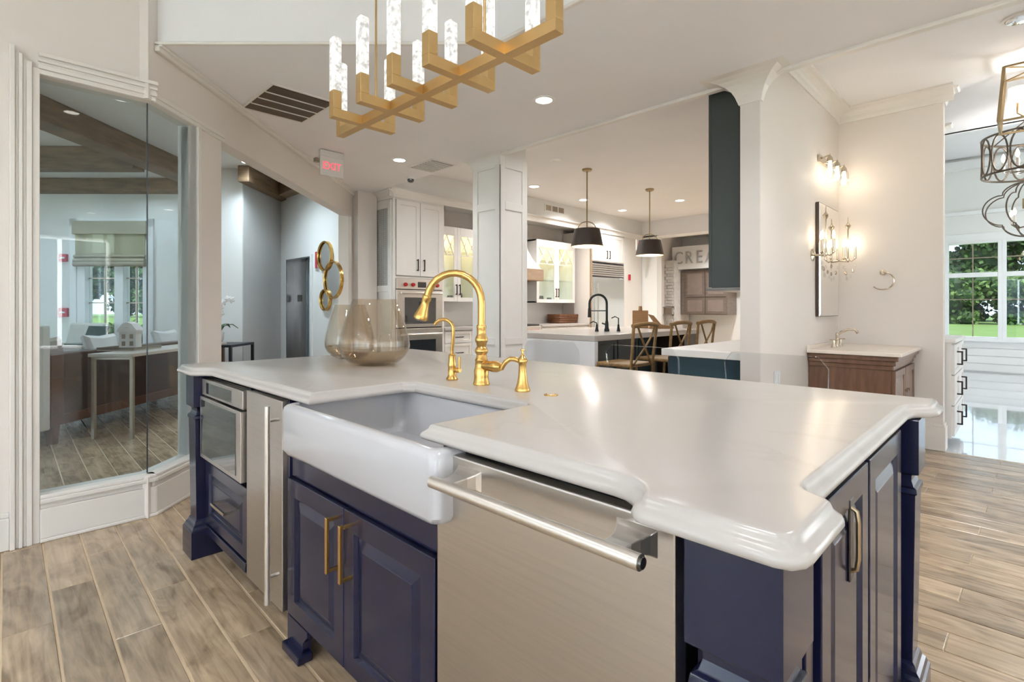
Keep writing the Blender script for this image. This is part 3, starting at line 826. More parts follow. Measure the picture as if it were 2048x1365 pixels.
# --- apron sink
sk = MB()
x0, x1, y0, y1 = -1.785, -0.925, 0.697, 1.19
rings = []
for ins, z, r in ((0.05, 0.700, 0.02), (0.028, 0.702, 0.03), (0.010, 0.712, 0.03), (0.0, 0.728, 0.03), (0.0, 0.858, 0.03), (0.003, 0.870, 0.03), (0.010, 0.8775, 0.03), (0.018, 0.8795, 0.03), (0.030, 0.8795, 0.03), (0.038, 0.876, 0.03), (0.042, 0.866, 0.03), (0.050, 0.745, 0.04), (0.058, 0.725, 0.045), (0.085, 0.716, 0.045)):
    rings.append(rrect(x0 + ins, x1 - ins, y0 + ins, y1 - ins, r, z, 5))
sk.loft(rings)
sinko = thing('apron_sink', 'white fireclay farmhouse sink with rounded apron front', 'sink', (-1.355, 0.95, 0.7))
ip(sk, 'basin', m_ceramic, 0, sinko, True)
ip(MB().lathe([(0.0, 0.0), (0.045, 0.0), (0.045, 0.004), (0.03, 0.005), (0.028, 0.002), (0.0, 0.002)], (-1.355, 0.97, 0.7165), 24), 'drain', m_gold, 0, sinko, True)

# --- dishwasher
dw = thing('dishwasher', 'large stainless dishwasher with long tubular handle under the worktop', 'dishwasher', (-0.685, 1.05, 0.1))
ip(MB().box(-0.985, -0.384, YF + 0.03, 1.34, 0.105, 0.868), 'tub', m_black, 0, dw)
ip(MB().box(-0.986, -0.383, YF - 0.008, YF + 0.028, 0.125, 0.866), 'door', m_steel, 0.004, dw)
ip(MB().box(-0.980, -0.389, YF + 0.06, YF + 0.075, 0.105, 0.125), 'kick_plate', m_black, 0, dw)
ip(MB().tube([(-0.915, 0.680, 0.824), (-0.404, 0.680, 0.824)], 0.0128, 20), 'handle', m_steel_bar, 0, dw, True)
for hx in (-0.868, -0.452):
    b2 = MB()
    rings = []
    for yy, hw, hh in ((YF - 0.006, 0.040, 0.024), (YF - 0.018, 0.032, 0.017), (YF - 0.035, 0.024, 0.012), (0.700, 0.020, 0.010), (0.680, 0.020, 0.010)):
        rings.append([(hx - hw, yy, 0.826 - hh), (hx + hw, yy, 0.826 - hh), (hx + hw, yy, 0.826 + hh), (hx - hw, yy, 0.826 + hh)])
    b2.loft(rings)
    ip(b2, 'handle_bracket', m_steel_bar, 0.002, dw)
for hx in (-0.9165, -0.4025):
    ip(MB().tube([(hx - 0.003, 0.68, 0.824), (hx + 0.003, 0.68, 0.824)], 0.009, 12), 'end_cap', m_steel_dark, 0, dw, True)

# --- undercounter stainless column
ic = thing('ice_maker', 'narrow stainless undercounter ice maker with full-height bar handle', 'ice maker', (-2.065, 1.05, 0.1))
ip(MB().box(-2.240, -1.886, YF + 0.02, 1.34, 0.105, 0.870), 'body', m_black, 0, ic)
ip(MB().box(-2.242, -1.884, YF - 0.012, YF + 0.018, 0.115, 0.868), 'door', m_steel, 0.003, ic)
ip(MB().tube([(-1.912, 0.703, 0.150), (-1.912, 0.703, 0.852)], 0.0105, 16), 'handle', m_steel_bar, 0, ic, True)
for zz in (0.245, 0.800):
    ip(MB().tube([(-1.912, 0.703, zz), (-1.912, YF - 0.010, zz)], 0.006, 10), 'standoff', m_steel_bar, 0, ic, True)

# --- microwave drawer
mw = thing('microwave_drawer', 'stainless drawer microwave with dark glass front beside the corner leg', 'microwave', (-2.54, 1.05, 0.48))
ip(MB().box(-2.826, -2.264, YF + 0.01, 1.34, 0.485, 0.868), 'body', m_black, 0, mw)
ip(MB().box(-2.826, -2.264, YF - 0.020, YF + 0.01, 0.785, 0.862), 'control_panel', m_steel, 0.003, mw)
ip(MB().box(-2.75, -2.40, YF - 0.0225, YF - 0.019, 0.797, 0.850), 'display', m_blackglass, 0.001, mw)
ip(MB().box(-2.826, -2.264, YF - 0.028, YF + 0.01, 0.487, 0.778), 'door_frame', m_steel, 0.003, mw)
ip(MB().box(-2.800, -2.320, YF - 0.0305, YF - 0.027, 0.508, 0.765), 'door_glass', m_blackglass, 0.001, mw)
# --- drawer below it
md = thing('drawer_unit', 'navy drawer with square pull below the microwave', 'drawer', (-2.54, 1.05, 0.12))
ip(MB().box(-2.826, -2.264, YF + 0.02, 1.34, 0.118, 0.475), 'box', m_navy, 0, md)
dr = ip(raised_panel(MB(), -2.826, -2.264, 0.165, 0.462, YF - 0.004, 'x', st=0.05), 'drawer_front', m_navy, 0, md)
h = MB().bar((-2.62, YF - 0.036, 0.315), (-2.44, YF - 0.036, 0.315), 0.010, 0.012).bar((-2.615, YF, 0.315), (-2.615, YF - 0.036, 0.315), 0.010).bar((-2.445, YF, 0.315), (-2.445, YF - 0.036, 0.315), 0.010)
ip(h, 'pull', m_nickel, 0.001, dr)
ip(MB().box(-2.826, -2.264, YF - 0.010, YF + 0.03, 0.118, 0.158), 'bottom_rail', m_navy, 0.003, md)

# --- main faucet (bridge body, gooseneck turning towards the sink at left)
FX, FY, FZ = -1.416, 1.276, 0.92
fc = thing('kitchen_faucet', 'tall brushed gold gooseneck faucet with bell spray head', 'faucet', (FX, FY, FZ))
bp_ = [(0.0, 0.0), (0.030, 0.0), (0.031, 0.006), (0.028, 0.012), (0.0265, 0.03), (0.0275, 0.055), (0.024, 0.062), (0.0225, 0.085), (0.0245, 0.09), (0.021, 0.096), (0.0185, 0.11), (0.023, 0.118), (0.0245, 0.125), (0.021, 0.134), (0.0165, 0.14), (0.0195, 0.152), (0.0225, 0.158), (0.0235, 0.166), (0.021, 0.174), (0.017, 0.182), (0.0165, 0.205), (0.0185, 0.212), (0.0165, 0.219), (0.0, 0.22)]
MB().lathe(bp_, n=28).build('body', m_gold, fc, smooth=True)
dxn, dyn = -0.83, -0.557         # neck swings to the left front, over the basin
neck = [(0, 0, 0.215), (0, 0, 0.30)]
RN = 0.105
for i in range(0, 13):
    a = math.pi * i / 12 * 0.94
    neck.append((dxn * (RN - RN * math.cos(a)), dyn * (RN - RN * math.cos(a)), 0.305 + RN * math.sin(a)))
MB().tube(neck, 0.0135, 16).build('gooseneck', m_gold, fc, smooth=True)
e, pmv = Vector(neck[-1]), (Vector(neck[-1]) - Vector(neck[-2])).normalized()
sp = MB()
pts = [e + pmv * d for d in (-0.004, 0.0, 0.012, 0.018, 0.03, 0.05, 0.068, 0.080, 0.088, 0.092)]
sp.tube([tuple(p) for p in pts], [0.0135, 0.017, 0.0175, 0.0145, 0.0155, 0.019, 0.0235, 0.027, 0.0265, 0.021], 20)
spr = sp.build('spray_head', m_gold, fc, smooth=True)
MB().tube([tuple(e + pmv * 0.0905), tuple(e + pmv * 0.094)], 0.0195, 16).build('nozzle', m_steel_dark, spr, smooth=True)
MB().box(-0.008, 0.008, -0.004, 0.004, -0.014, 0.014).build('spray_button', m_black, spr, 0.002).location = tuple(e + pmv * 0.035 + Vector((dxn, dyn, 0)) * 0.015)
vl = MB().tube([(0.015, 0, 0.072), (0.05, 0.002, 0.072), (0.06, 0.002, 0.072), (0.078, 0.003, 0.072), (0.09, 0.003, 0.072), (0.1, 0.003, 0.072)], [0.018, 0.0185, 0.0205, 0.0205, 0.0165, 0.012], 16)
vl.build('side_valve', m_gold, fc, smooth=True)
MB().tube([(0.098, 0.003, 0.072), (0.112, 0.003, 0.078), (0.118, 0.003, 0.092)], [0.007, 0.0065, 0.005], 10).build('lever', m_gold, fc, smooth=True)

# --- soap dispenser with curved spout
sd = thing('soap_dispenser', 'gold soap dispenser with curved spout right of the gooseneck faucet', 'soap dispenser', (-1.207, 1.274, 0.92))
MB().lathe([(0.0, 0), (0.0255, 0), (0.0265, 0.004), (0.0235, 0.012), (0.018, 0.03), (0.0145, 0.055), (0.0125, 0.085), (0.0135, 0.092), (0.0165, 0.098), (0.0165, 0.106), (0.0125, 0.112), (0.008, 0.118), (0.004, 0.124), (0.0035, 0.136), (0.0075, 0.138), (0.0075, 0.142), (0, 0.143)], n=24).build('body', m_gold, sd, smooth=True)
MB().tube([(-0.008, -0.003, 0.100), (-0.026, -0.010, 0.107), (-0.042, -0.016, 0.107), (-0.058, -0.022, 0.096), (-0.068, -0.026, 0.082), (-0.072, -0.028, 0.070)], [0.0085, 0.0085, 0.0085, 0.0085, 0.0082, 0.007], 12).build('spout', m_gold, sd, smooth=True)

# --- small filter tap
ft = thing('filter_tap', 'small gold drinking water tap left of the gooseneck faucet', 'faucet', (-1.596, 1.284, 0.92))
MB().lathe([(0, 0), (0.0225, 0), (0.0235, 0.004), (0.019, 0.012), (0.0165, 0.016), (0.0165, 0.052), (0.0175, 0.056), (0.015, 0.066), (0.0135, 0.092), (0.014, 0.097), (0.010, 0.102), (0, 0.103)], n=22).build('body', m_gold, ft, smooth=True)
nk = [(0, 0, 0.095), (0, 0, 0.12), (0.006, -0.001, 0.15), (0.008, -0.001, 0.19)]
for i in range(0, 9):
    a = math.pi * i / 8 * 0.85
    nk.append((0.008 - 0.036 * (1 - math.cos(a)), -0.001 - 0.02 * (1 - math.cos(a)), 0.20 + 0.036 * math.sin(a)))
MB().tube(nk, 0.007, 12).build('spout', m_gold, ft, smooth=True)
lv = MB().tube([(0.01, 0, 0.038), (0.032, 0.002, 0.040), (0.044, 0.003, 0.041)], [0.0085, 0.0105, 0.009], 12).build('valve', m_gold, ft, smooth=True)
MB().tube([(0.040, 0.003, 0.044), (0.041, 0.003, 0.092)], [0.0055, 0.0045], 10).build('lever', m_gold, lv, smooth=True)
# --- air switch
asw = thing('air_switch', 'flat round gold push button set in the worktop', 'switch', (-1.086, 1.279, 0.92))
MB().lathe([(0, 0), (0.023, 0), (0.023, 0.0025), (0.020, 0.004), (0.0165, 0.004), (0.016, 0.002), (0, 0.002)], n=28).build('ring', m_gold, asw, smooth=True)
MB().lathe([(0, 0.002), (0.0145, 0.002), (0.014, 0.0045), (0, 0.0048)], n=24).build('button', m_nickel, asw, smooth=True)

# --- smoked glass vases
def vase(loc, r, h, label):
    t = thing('glass_vase', label, 'vase', loc, group='smoked glass vases')
    po = [(0.44, 0.0), (0.55, 0.004), (0.72, 0.05), (0.89, 0.13), (0.985, 0.22), (1.0, 0.30), (0.975, 0.40), (0.90, 0.56), (0.80, 0.73), (0.70, 0.88), (0.645, 0.97), (0.635, 1.0)]
    out = [(a * r, z * h) for a, z in po]
    inn = [(a * r - 0.0045, max(z * h, 0.010)) for a, z in reversed(po)]
    inn[-1] = (0.40 * r, 0.012)
    MB().lathe(out + inn, n=48, cap0=True, cap1=True).build('bowl', m_smoke, t, smooth=True)
    sand = [(0.44 * r - 0.006, 0.013), (0.70 * r - 0.007, 0.055 * h + 0.004), (0.86 * r, 0.13 * h), (0.93 * r, 0.2 * h), (0.93 * r, 0.235 * h), (0.0, 0.236 * h)]
    MB().lathe([(0, 0.0125)] + sand, n=40).build('tinted_base', m_smokebase, t, smooth=True)
    return t
vase((-2.30, 1.36, 0.92), 0.172, 0.325, 'large smoked glass vase on the worktop')
vase((-2.70, 1.44, 0.92), 0.135, 0.30, 'smaller smoked glass vase half hidden behind the large vase')

# --- clear acrylic bar stools on the far side
def acrylic_stool(x, label):
    t = thing('acrylic_stool', label, 'bar stool', (x, 2.42, 0), group='clear acrylic bar stools behind the island')
    th_ = 0.016
    # one bent sheet: back, seat
    hw = 0.213
    bk = MB()
    pts = []
    for i in range(13):
        u = -hw + 2 * hw * i / 12
        e_ = max(0, abs(u) - (hw - 0.05)) / 0.05
        pts.append((u, 1.0 - 0.05 * (1 - math.sqrt(max(0, 1 - e_ * e_)))))
    ring = [(u, z) for u, z in pts] + [(hw * 0.94, 0.66), (-hw * 0.94, 0.66)]
    bk.loft([[(u, 0.03 - (z - 0.66) * 0.12 + s, z) for u, z in ring] for s in (0, th_)])
    bk.build('backrest', m_acrylic, t)
    MB().box(-hw * 0.94, hw * 0.94, -0.32, 0.04, 0.645, 0.66).build('seat', m_acrylic, t, 0.003)
    for sx in (-1, 1):
        for yy, y2 in ((0.03, 0.06), (-0.30, -0.33)):
            MB().bar((sx * hw * 0.88, yy, 0.645), (sx * hw * 0.98, y2, 0.0), 0.03).build('leg', m_acrylic, t)
    MB().bar((-hw * 0.92, -0.315, 0.24), (hw * 0.92, -0.315, 0.24), 0.022).build('footrest', m_acrylic, t)
    return t
acrylic_stool(-2.06, 'clear acrylic bar stool behind the island nearest the soap dispenser')
acrylic_stool(-1.44, 'clear acrylic bar stool in the middle of the row behind the island')
acrylic_stool(-0.785, 'clear acrylic bar stool behind the island in front of the walnut vanity')

# --- linear chandelier
CB, CT = 2.160, 2.205
ch = thing('linear_chandelier', 'linear brass chandelier of crossed bars with lit crystal tubes over the island', 'chandelier', (-1.945, 1.40, CB))
MB().box(-0.795, 0.795, -0.0225, 0.0225, 0, 0.045).build('spine_bar', m_brass, ch, 0.0015)
xs = (-0.533, -0.265, 0.0, 0.260, 0.525)
def post(x, y, hgt):
    MB().box(x - 0.0225, x + 0.0225, y - 0.0225, y + 0.0225, 0.045, hgt).build('post', m_brass, ch, 0.0015)
    tb = MB(); q = 0.0215
    tb.loft([[(x - a, y - a, z), (x + a, y - a, z), (x + a, y + a, z), (x - a, y + a, z)] for a, z in ((q, hgt), (q, hgt + 0.262), (q * 0.8, hgt + 0.270))])
    tb.build('crystal_tube', m_crystal, ch)
for x in xs:
    MB().box(x - 0.0225, x + 0.0225, -0.18, 0.18, -0.0004, 0.0446).build('cross_bar', m_brass, ch, 0.0015)
    for s in (-1, 1): post(x, s * 0.1575, 0.135)
for s in (-1, 1): post(s * 0.7725, 0, 0.135)
for s in (-1, 1):
    MB().tube([(s * 0.41, 0, 0.045), (s * 0.41, 0, ZTR - CB)], 0.0055, 10).build('rod', m_brass, ch, smooth=True)
MB().box(-0.5, 0.5, -0.05, 0.05, ZTR - CB - 0.025, ZTR - CB).build('canopy', m_brass, ch, 0.003)
# ================================================================== CEILING FITTINGS
def can(x, y, z, label, power, color, lens, group, r=0.062, sx=2.6):
    t = thing('recessed_light', label, 'light', (x, y, z), group=group)
    MB().lathe([(r + 0.022, 0.0), (r + 0.022, -0.004), (r + 0.012, -0.007), (r, -0.006), (r - 0.004, -0.001)], n=28, cap0=False, cap1=False).build('trim_ring', m_lobbytrim, t, smooth=True)
    MB().lathe([(0, -0.0025), (r - 0.002, -0.0025), (r - 0.002, -0.001), (0, -0.001)], n=24).build('lens', lens, t)
    if power:
        lamp('downlight', 'SPOT', (0, 0, -0.02), power, color, t, 0.06, (0, 0, 0), R(sx * 57.3), 0.9)
    return t
g = 'recessed lights in the main ceiling'
can(-2.53, 2.90, ZC, 'recessed ceiling light to the right of the brass chandelier', P_MAIN * 2, WARM, m_can, g)
can(-4.62, 3.02, ZC, 'recessed ceiling light beside the small square vent', P_MAIN * 2, WARM, m_can, g)
for i, (x, y) in enumerate(((-0.4, 3.0), (1.9, 3.0), (3.4, 1.2), (3.4, -1.6), (2.6, -3.2), (0.2, -3.2), (-2.2, -3.2))):
    can(x, y, ZC, 'recessed light in the ceiling around the tray, out of the picture', P_MAIN * 2.4, NEUT, m_can, g)
for i, (x, y) in enumerate(((-2.6, -1.2), (-0.6, -1.2), (-0.6, 0.6))):
    can(x, y, ZTR, 'recessed light in the raised tray ceiling, above the picture', P_MAIN * 2.2, NEUT, m_can, 'recessed lights in the tray')
g = 'recessed lights in the kitchen ceiling'
for x, y, lab in ((-5.30, 5.85, 'recessed kitchen light nearest the panelled column'), (-5.36, 7.17, 'recessed kitchen light just behind the nearer pendant rod'), (-5.41, 8.45, 'recessed kitchen light farthest along the soffit, between the pendants'), (-4.21, 8.36, 'recessed kitchen light to the right of the farther pendant')):
    can(x, y, ZK, lab, P_KITCHEN, WARM, m_can, g, 0.075)
for x, y in ((-2.3, 4.15), (-3.0, 4.15), (-4.8, 4.15), (-4.6, 11.5), (-2.6, 11.5)):  # extra downlights added out of sight to brighten the kitchen
    can(x, y, ZK, 'added recessed light in the kitchen ceiling, hidden from view', P_KITCHEN * (0.35 if y < 5 else 1.6), NEUT, m_can, g, 0.075)
can(-4.16, 5.0, ZK, 'small unlit ceiling speaker above the nearer pendant', 0, WARM, m_trim, 'kitchen ceiling fittings', 0.05)
g = 'recessed lights in the lobby ceiling'
for xc, zc, lab in ((-4.75, 5.2, 'a'), (-6.6, 4.6, 'b'), (-6.0, 6.8, 'c'), (-7.4, 6.6, 'd'), (-3.4, 4.6, 'e'), (-3.3, 6.6, 'f'), (-5.0, 7.0, 'g'), (-5.4, 3.4, 'h')):
    p = Lw(xc, zc)
    can(p[0], p[1], ZK, 'recessed lobby light by the beam corner seen through the opening' if lab == 'f' else 'recessed light in the lobby ceiling between the beams', P_LOBBY, COOL, m_canc, g, 0.07)
for x, y in ((-6.7, 2.35), (-5.6, -2.5), (-8.5, -2.5)):
    can(x, y, ZK, 'recessed light in the lobby ceiling between the beams', P_LOBBY * (3.5 if y > 0 else 1), COOL, m_canc, g, 0.07)
g = 'added recessed lights in the bath display ceiling'
for x, y in ((-0.4, 4.1), (1.6, 4.2), (3.2, 5.2)):  # unseen downlights added to light the bath display
    can(x, y, ZK, 'added recessed light in the bath display ceiling, out of the picture', P_BATH, WARM, m_can, g, 0.07)
for x, y in ((1.2, 9.0), (1.2, 11.5), (3.2, 9.5)):
    can(x, y, 4.08, 'recessed light in the high ceiling of the window room', P_RIGHT, NEUT, m_can, 'recessed lights in the window room', 0.08)

def vent(name, x0, x1, y0, y1, n, label, along, edge, slat, cat='vent'):
    t = thing(name, label, cat, ((x0 + x1) / 2, (y0 + y1) / 2, ZC))
    hx, hy = (x1 - x0) / 2, (y1 - y0) / 2
    f = 0.02
    MB().box(-hx - f, hx + f, -hy - f, -hy, -0.008, 0).box(-hx - f, hx + f, hy, hy + f, -0.008, 0).box(-hx - f, -hx, -hy, hy, -0.008, 0).box(hx, hx + f, -hy, hy, -0.008, 0).build('frame', edge, t, 0.002)
    MB().box(-hx, hx, -hy, hy, -0.002, -0.0005).build('backing', m_bronze if slat is m_bronze else m_letter, t)
    for k in range(n):
        if along == 'y':
            a = -hx + 2 * hx * k / n; w = 2 * hx / n
            MB().box(a + 0.012, a + w - 0.012, -hy, hy, -0.010, -0.004).build('slat', slat, t, 0.003)
            if k: MB().box(a - 0.004, a + 0.004, -hy, hy, -0.012, -0.002).build('divider', edge, t)
        else:
            a = -hy + 2 * hy * k / n; w = 2 * hy / n
            MB().box(-hx, hx, a + 0.006, a + w - 0.006, -0.010, -0.004).build('slat', slat, t, 0.002)
    return t
vent('return_air_grille', -4.245, -3.675, 1.39, 1.83, 4, 'large bronze return air grille in the ceiling with four wide slats', 'y', m_trim, m_bronze)
vent('supply_vent', -4.76, -4.36, 3.25, 3.53, 8, 'small grey ceiling vent near the white column', 'y', m_trim, m_letter)
t = thing('dome_camera', 'small black dome camera hanging from the ceiling by the oven cabinet', 'camera', (-5.12, 3.5, ZC))
MB().lathe([(0, 0), (0.05, 0), (0.05, -0.02), (0.044, -0.03)], n=20, cap0=False).build('base', m_lobbytrim, t, smooth=True)
MB().lathe([(0.04, -0.03), (0.038, -0.05), (0.026, -0.066), (0, -0.072)], n=20).build('dome', m_blackglass, t, smooth=True)

def text_obj(name, s, size, mat, parent, loc, rot, ext=0.002, sx=1.0):
    c = bpy.data.curves.new(name, 'FONT')
    c.body = s; c.size = size; c.extrude = ext; c.align_x = 'CENTER'; c.align_y = 'CENTER'
    o = bpy.data.objects.new(name, c); col.objects.link(o)
    dg = bpy.context.evaluated_depsgraph_get()
    me = bpy.data.meshes.new_from_object(o.evaluated_get(dg))
    bpy.data.objects.remove(o)
    me.materials.clear(); me.materials.append(mat)
    ob = bpy.data.objects.new(name, me); col.objects.link(ob)
    ob.location = loc; ob.rotation_euler = rot; ob.scale = (sx, 1, 1)
    if parent: ob.parent = parent
    return ob
def exit_sign(loc, rz, label, w=0.26, hgt=0.185, bracket=True):
    t = thing('exit_sign', label, 'sign', loc, rz)
    MB().box(-w / 2, w / 2, -0.012, 0.012, -hgt / 2, hgt / 2).build('plate', m_exit, t, 0.003)
    text_obj('lettering', 'EXIT', min(hgt * 0.72, w * 0.42), m_exitred, t, (0, -0.0135, 0.0), (R(90), 0, 0), 0.001, 0.92)
    if bracket:
        MB().box(-w / 2, w / 2, -0.02, 0.02, hgt / 2, hgt / 2 + 0.055).build('housing', m_exit, t, 0.004)
        MB().lathe([(0, 0), (0.028, 0), (0.028, 0.03), (0.018, 0.04), (0, 0.04)], (0, 0, 0), n=16).build('lamp_head', m_pewter, t, smooth=True).location = (-w / 2 - 0.03, 0, 0.02)
    return t
exit_sign((-4.84, 2.385, 2.585), R(90), 'red lettered exit sign below the ceiling by the lobby opening', 0.24, 0.19)
exit_sign((-5.60, 9.40, 2.48), R(90), 'small red exit sign above the steel refrigerator', 0.30, 0.22, False)

# ================================================================== KITCHEN
def kp(mb, name, mat, parent, bev=0.0, smooth=False):
    return ip(mb, name, mat, bev, parent, smooth)
def shaker(mb, y0, y1, z0, z1, face, d=0.02, st=0.06):
    # shaker door facing +X
    def ring(i, o): return [(face - o, u, z) for u, z in ((y0 + i, z0 + i), (y1 - i, z0 + i), (y1 - i, z1 - i), (y0 + i, z1 - i))]
    return mb.loft([ring(0, d), ring(0, 0.0), ring(st, 0.0), ring(st + 0.003, 0.009), ring(st + 0.01, 0.009)])
def pull_y(x, y, z0, z1):
    return MB().bar((x + 0.028, y, z0), (x + 0.028, y, z1), 0.013, 0.013).bar((x, y, z0 + 0.012), (x + 0.028, y, z0 + 0.012), 0.014).bar((x, y, z1 - 0.012), (x + 0.028, y, z1 - 0.012), 0.014)
XF = -5.85
# --- tall oven cabinet
oc = thing('oven_cabinet', 'tall white cabinet housing the double oven beside the lobby wall', 'cabinet', (-6.17, 4.14, 0))
kp(MB().box(-6.48, XF - 0.02, 3.725, 3.75, 0, 2.66).box(-6.48, XF - 0.02, 4.535, 4.56, 0, 2.66).box(-6.48, XF - 0.02, 3.75, 4.535, 1.61, 2.66).box(-6.48, XF - 0.02, 3.75, 4.535, 0, 0.38).box(-6.48, -6.45, 3.75, 4.535, 0.38, 1.61), 'body', m_cab, oc)
kp(MB().box(XF - 0.02, XF, 3.725, 3.765, 0, 2.66).box(XF - 0.02, XF, 4.52, 4.56, 0, 2.66).box(XF - 0.02, XF, 3.765, 4.52, 1.60, 1.625).box(XF - 0.02, XF, 3.765, 4.52, 2.63, 2.66), 'face_frame', m_cab, oc, 0.002)
for y0, y1, hy in ((3.77, 4.138, 4.09), (4.147, 4.515, 4.195)):
    d = kp(shaker(MB(), y0, y1, 1.635, 2.625, XF + 0.018), 'door', m_cab, oc)
    kp(pull_y(XF + 0.018, hy, 1.70, 1.86), 'pull', m_pull, d, 0.002)
sd_ = kp(MB().box(-6.45, -6.38, 3.705, 3.725, 1.3, 2.62).box(-5.95, -5.88, 3.705, 3.725, 1.3, 2.62).box(-6.38, -5.95, 3.705, 3.725, 2.52, 2.62).box(-6.38, -5.95, 3.705, 3.725, 1.42, 1.50).box(-6.45, -5.88, 3.705, 3.725, 0.2, 1.3), 'side_door', m_cab, oc, 0.003)
mesh_ = MB()
for k in range(17): mesh_.box(-6.38 + k * 0.0265, -6.376 + k * 0.0265, 3.716, 3.719, 1.5, 2.52)
for k in range(38): mesh_.box(-6.38, -5.95, 3.713, 3.716, 1.5 + k * 0.027, 1.504 + k * 0.027)
o = kp(mesh_, 'wire_mesh', m_mesh, sd_)
kp(MB().box(-6.38, -5.95, 3.720, 3.724, 1.5, 2.52), 'mesh_backing', m_fabric, sd_)
kp(crown_run((-6.48, 3.725), (-5.80, 3.725), (0, -1), ZC, 0.10, 0.09), 'cornice', m_cab, oc)
kp(MB().box(-6.48, XF, 3.725, 4.56, 2.66, ZC - 0.003), 'frieze', m_cab, oc)
# --- double oven
ov = thing('double_oven', 'stainless double wall oven with red knobs', 'oven', (-6.15, 4.14, 0.4))
kp(MB().box(-6.44, XF - 0.02, 3.76, 4.525, 0.40, 1.595), 'body', m_black, ov)
kp(MB().box(XF - 0.02, XF + 0.02, 3.768, 4.518, 1.455, 1.595), 'control_panel', m_steel_bar, ov, 0.004)
for y in (3.90, 4.02, 4.31, 4.42):
    kp(MB().tube([(XF + 0.02, y, 1.515), (XF + 0.036, y, 1.515), (XF + 0.05, y, 1.515)], [0.027, 0.026, 0.022], 18), 'knob', m_red, ov, 0, True)
kp(MB().box(XF + 0.02, XF + 0.024, 4.10, 4.235, 1.48, 1.555), 'display', m_blackglass, ov, 0.001)
for z0, z1, g0, g1, hz in ((0.945, 1.445, 0.99, 1.345, 1.405), (0.41, 0.93, 0.45, 0.775, 0.85)):
    d = kp(MB().box(XF - 0.02, XF + 0.022, 3.768, 4.518, z0, z1), 'door', m_steel_bar, ov, 0.004)
    kp(MB().box(XF + 0.022, XF + 0.025, 3.89, 4.40, g0, g1), 'window', m_blackglass, d, 0.001)
    kp(MB().tube([(XF + 0.065, 3.81, hz), (XF + 0.065, 4.475, hz)], 0.013, 14).tube([(XF + 0.02, 3.84, hz), (XF + 0.065, 3.84, hz)], 0.009, 10).tube([(XF + 0.02, 4.445, hz), (XF + 0.065, 4.445, hz)], 0.009, 10), 'handle', m_steel_bar, d, 0, True)

# --- glazed uppers, each pair one unit
def glazed(y0, y1, label, z0=1.30, z1=2.42, xf=-6.10):
    t = thing('glazed_wall_cabinet', label, 'cabinet', (-6.3, (y0 + y1) / 2, z0), group='lit glazed wall cabinets')
    kp(MB().box(-6.48, xf - 0.02, y0, y0 + 0.02, z0, z1).box(-6.48, xf - 0.02, y1 - 0.02, y1, z0, z1).box(-6.48, xf - 0.02, y0, y1, z0, z0 + 0.025).box(-6.48, xf - 0.02, y0, y1, z1 - 0.025, z1).box(-6.49, -6.47, y0, y1, z0, z1), 'body', m_cab, t)
    kp(MB().box(-6.45, xf - 0.05, y0 + 0.02, y1 - 0.02, 1.70, 1.712).box(-6.45, xf - 0.05, y0 + 0.02, y1 - 0.02, 2.05, 2.062), 'shelf', m_winpane, t)
    kp(MB().box(-6.40, -6.2, y0 + 0.06, y1 - 0.06, z1 - 0.032, z1 - 0.026), 'light_strip', m_cabglow, t)
    ln = lamp('cabinet_lamp', 'AREA', (-6.3 + 6.3, 0, z1 - 0.04 - z0), 2.0, (1.0, 0.72, 0.34), t, 0.16, (0, 0, 0), shape='RECTANGLE', size_y=(y1 - y0) * 0.8)
    mid = (y0 + y1) / 2
    for a, b2 in ((y0, mid - 0.002), (mid + 0.002, y1)):
        fr = MB(); s = 0.062
        fr.box(xf - 0.02, xf, a, a + s, z0, z1).box(xf - 0.02, xf, b2 - s, b2, z0, z1).box(xf - 0.02, xf, a + s, b2 - s, z0, z0 + s).box(xf - 0.02, xf, a + s, b2 - s, z1 - 0.13, z1)
        d = kp(fr, 'door', m_cab, t, 0.002)
        kp(MB().box(xf - 0.012, xf - 0.009, a + s, b2 - s, z0 + s, z1 - 0.13), 'glass', m_winpane, d)
        lat = MB(); ya, yb, za, zb = a + s, b2 - s, z1 - 0.42, z1 - 0.13
        ymid = (ya + yb) / 2; zm = (za + zb) / 2
        lat.box(xf - 0.014, xf - 0.004, ya, yb, za - 0.01, za + 0.004)
        for (p, q) in (((ya, za), (ymid, zb)), ((ymid, zb), (yb, za)), ((ya, zb), (ymid, za)), ((ymid, za), (yb, zb))):
            lat.bar((xf - 0.006, p[0], p[1]), (xf - 0.006, q[0], q[1]), 0.02, 0.012)
        kp(lat, 'lattice', m_cab, d)
        hy = b2 - 0.03 if b2 < mid + 0.1 and a < mid - 0.1 else a + 0.03
        kp(pull_y(xf, hy, z0 + 0.10, z0 + 0.26), 'pull', m_pull, d, 0.002)
    for k, (dy, r_, hh) in enumerate(((-0.22, 0.045, 0.10), (0.0, 0.05, 0.07), (0.2, 0.04, 0.11))):
        kp(MB().lathe([(0, 0), (r_ * 0.6, 0), (r_, hh * 0.5), (r_ * 0.8, hh), (r_ * 0.7, hh), (r_ * 0.85, hh * 0.5), (0, 0.01)], (-6.28, (y0 + y1) / 2 + dy, z0 + 0.027), 14), 'crockery', m_steel_dark, t, 0, True)
    return t
glazed(4.60, 5.42, 'lit glazed wall cabinet between the double oven and the column')
glazed(6.80, 7.89, 'lit glazed wall cabinet right of the wood-banded range hood')
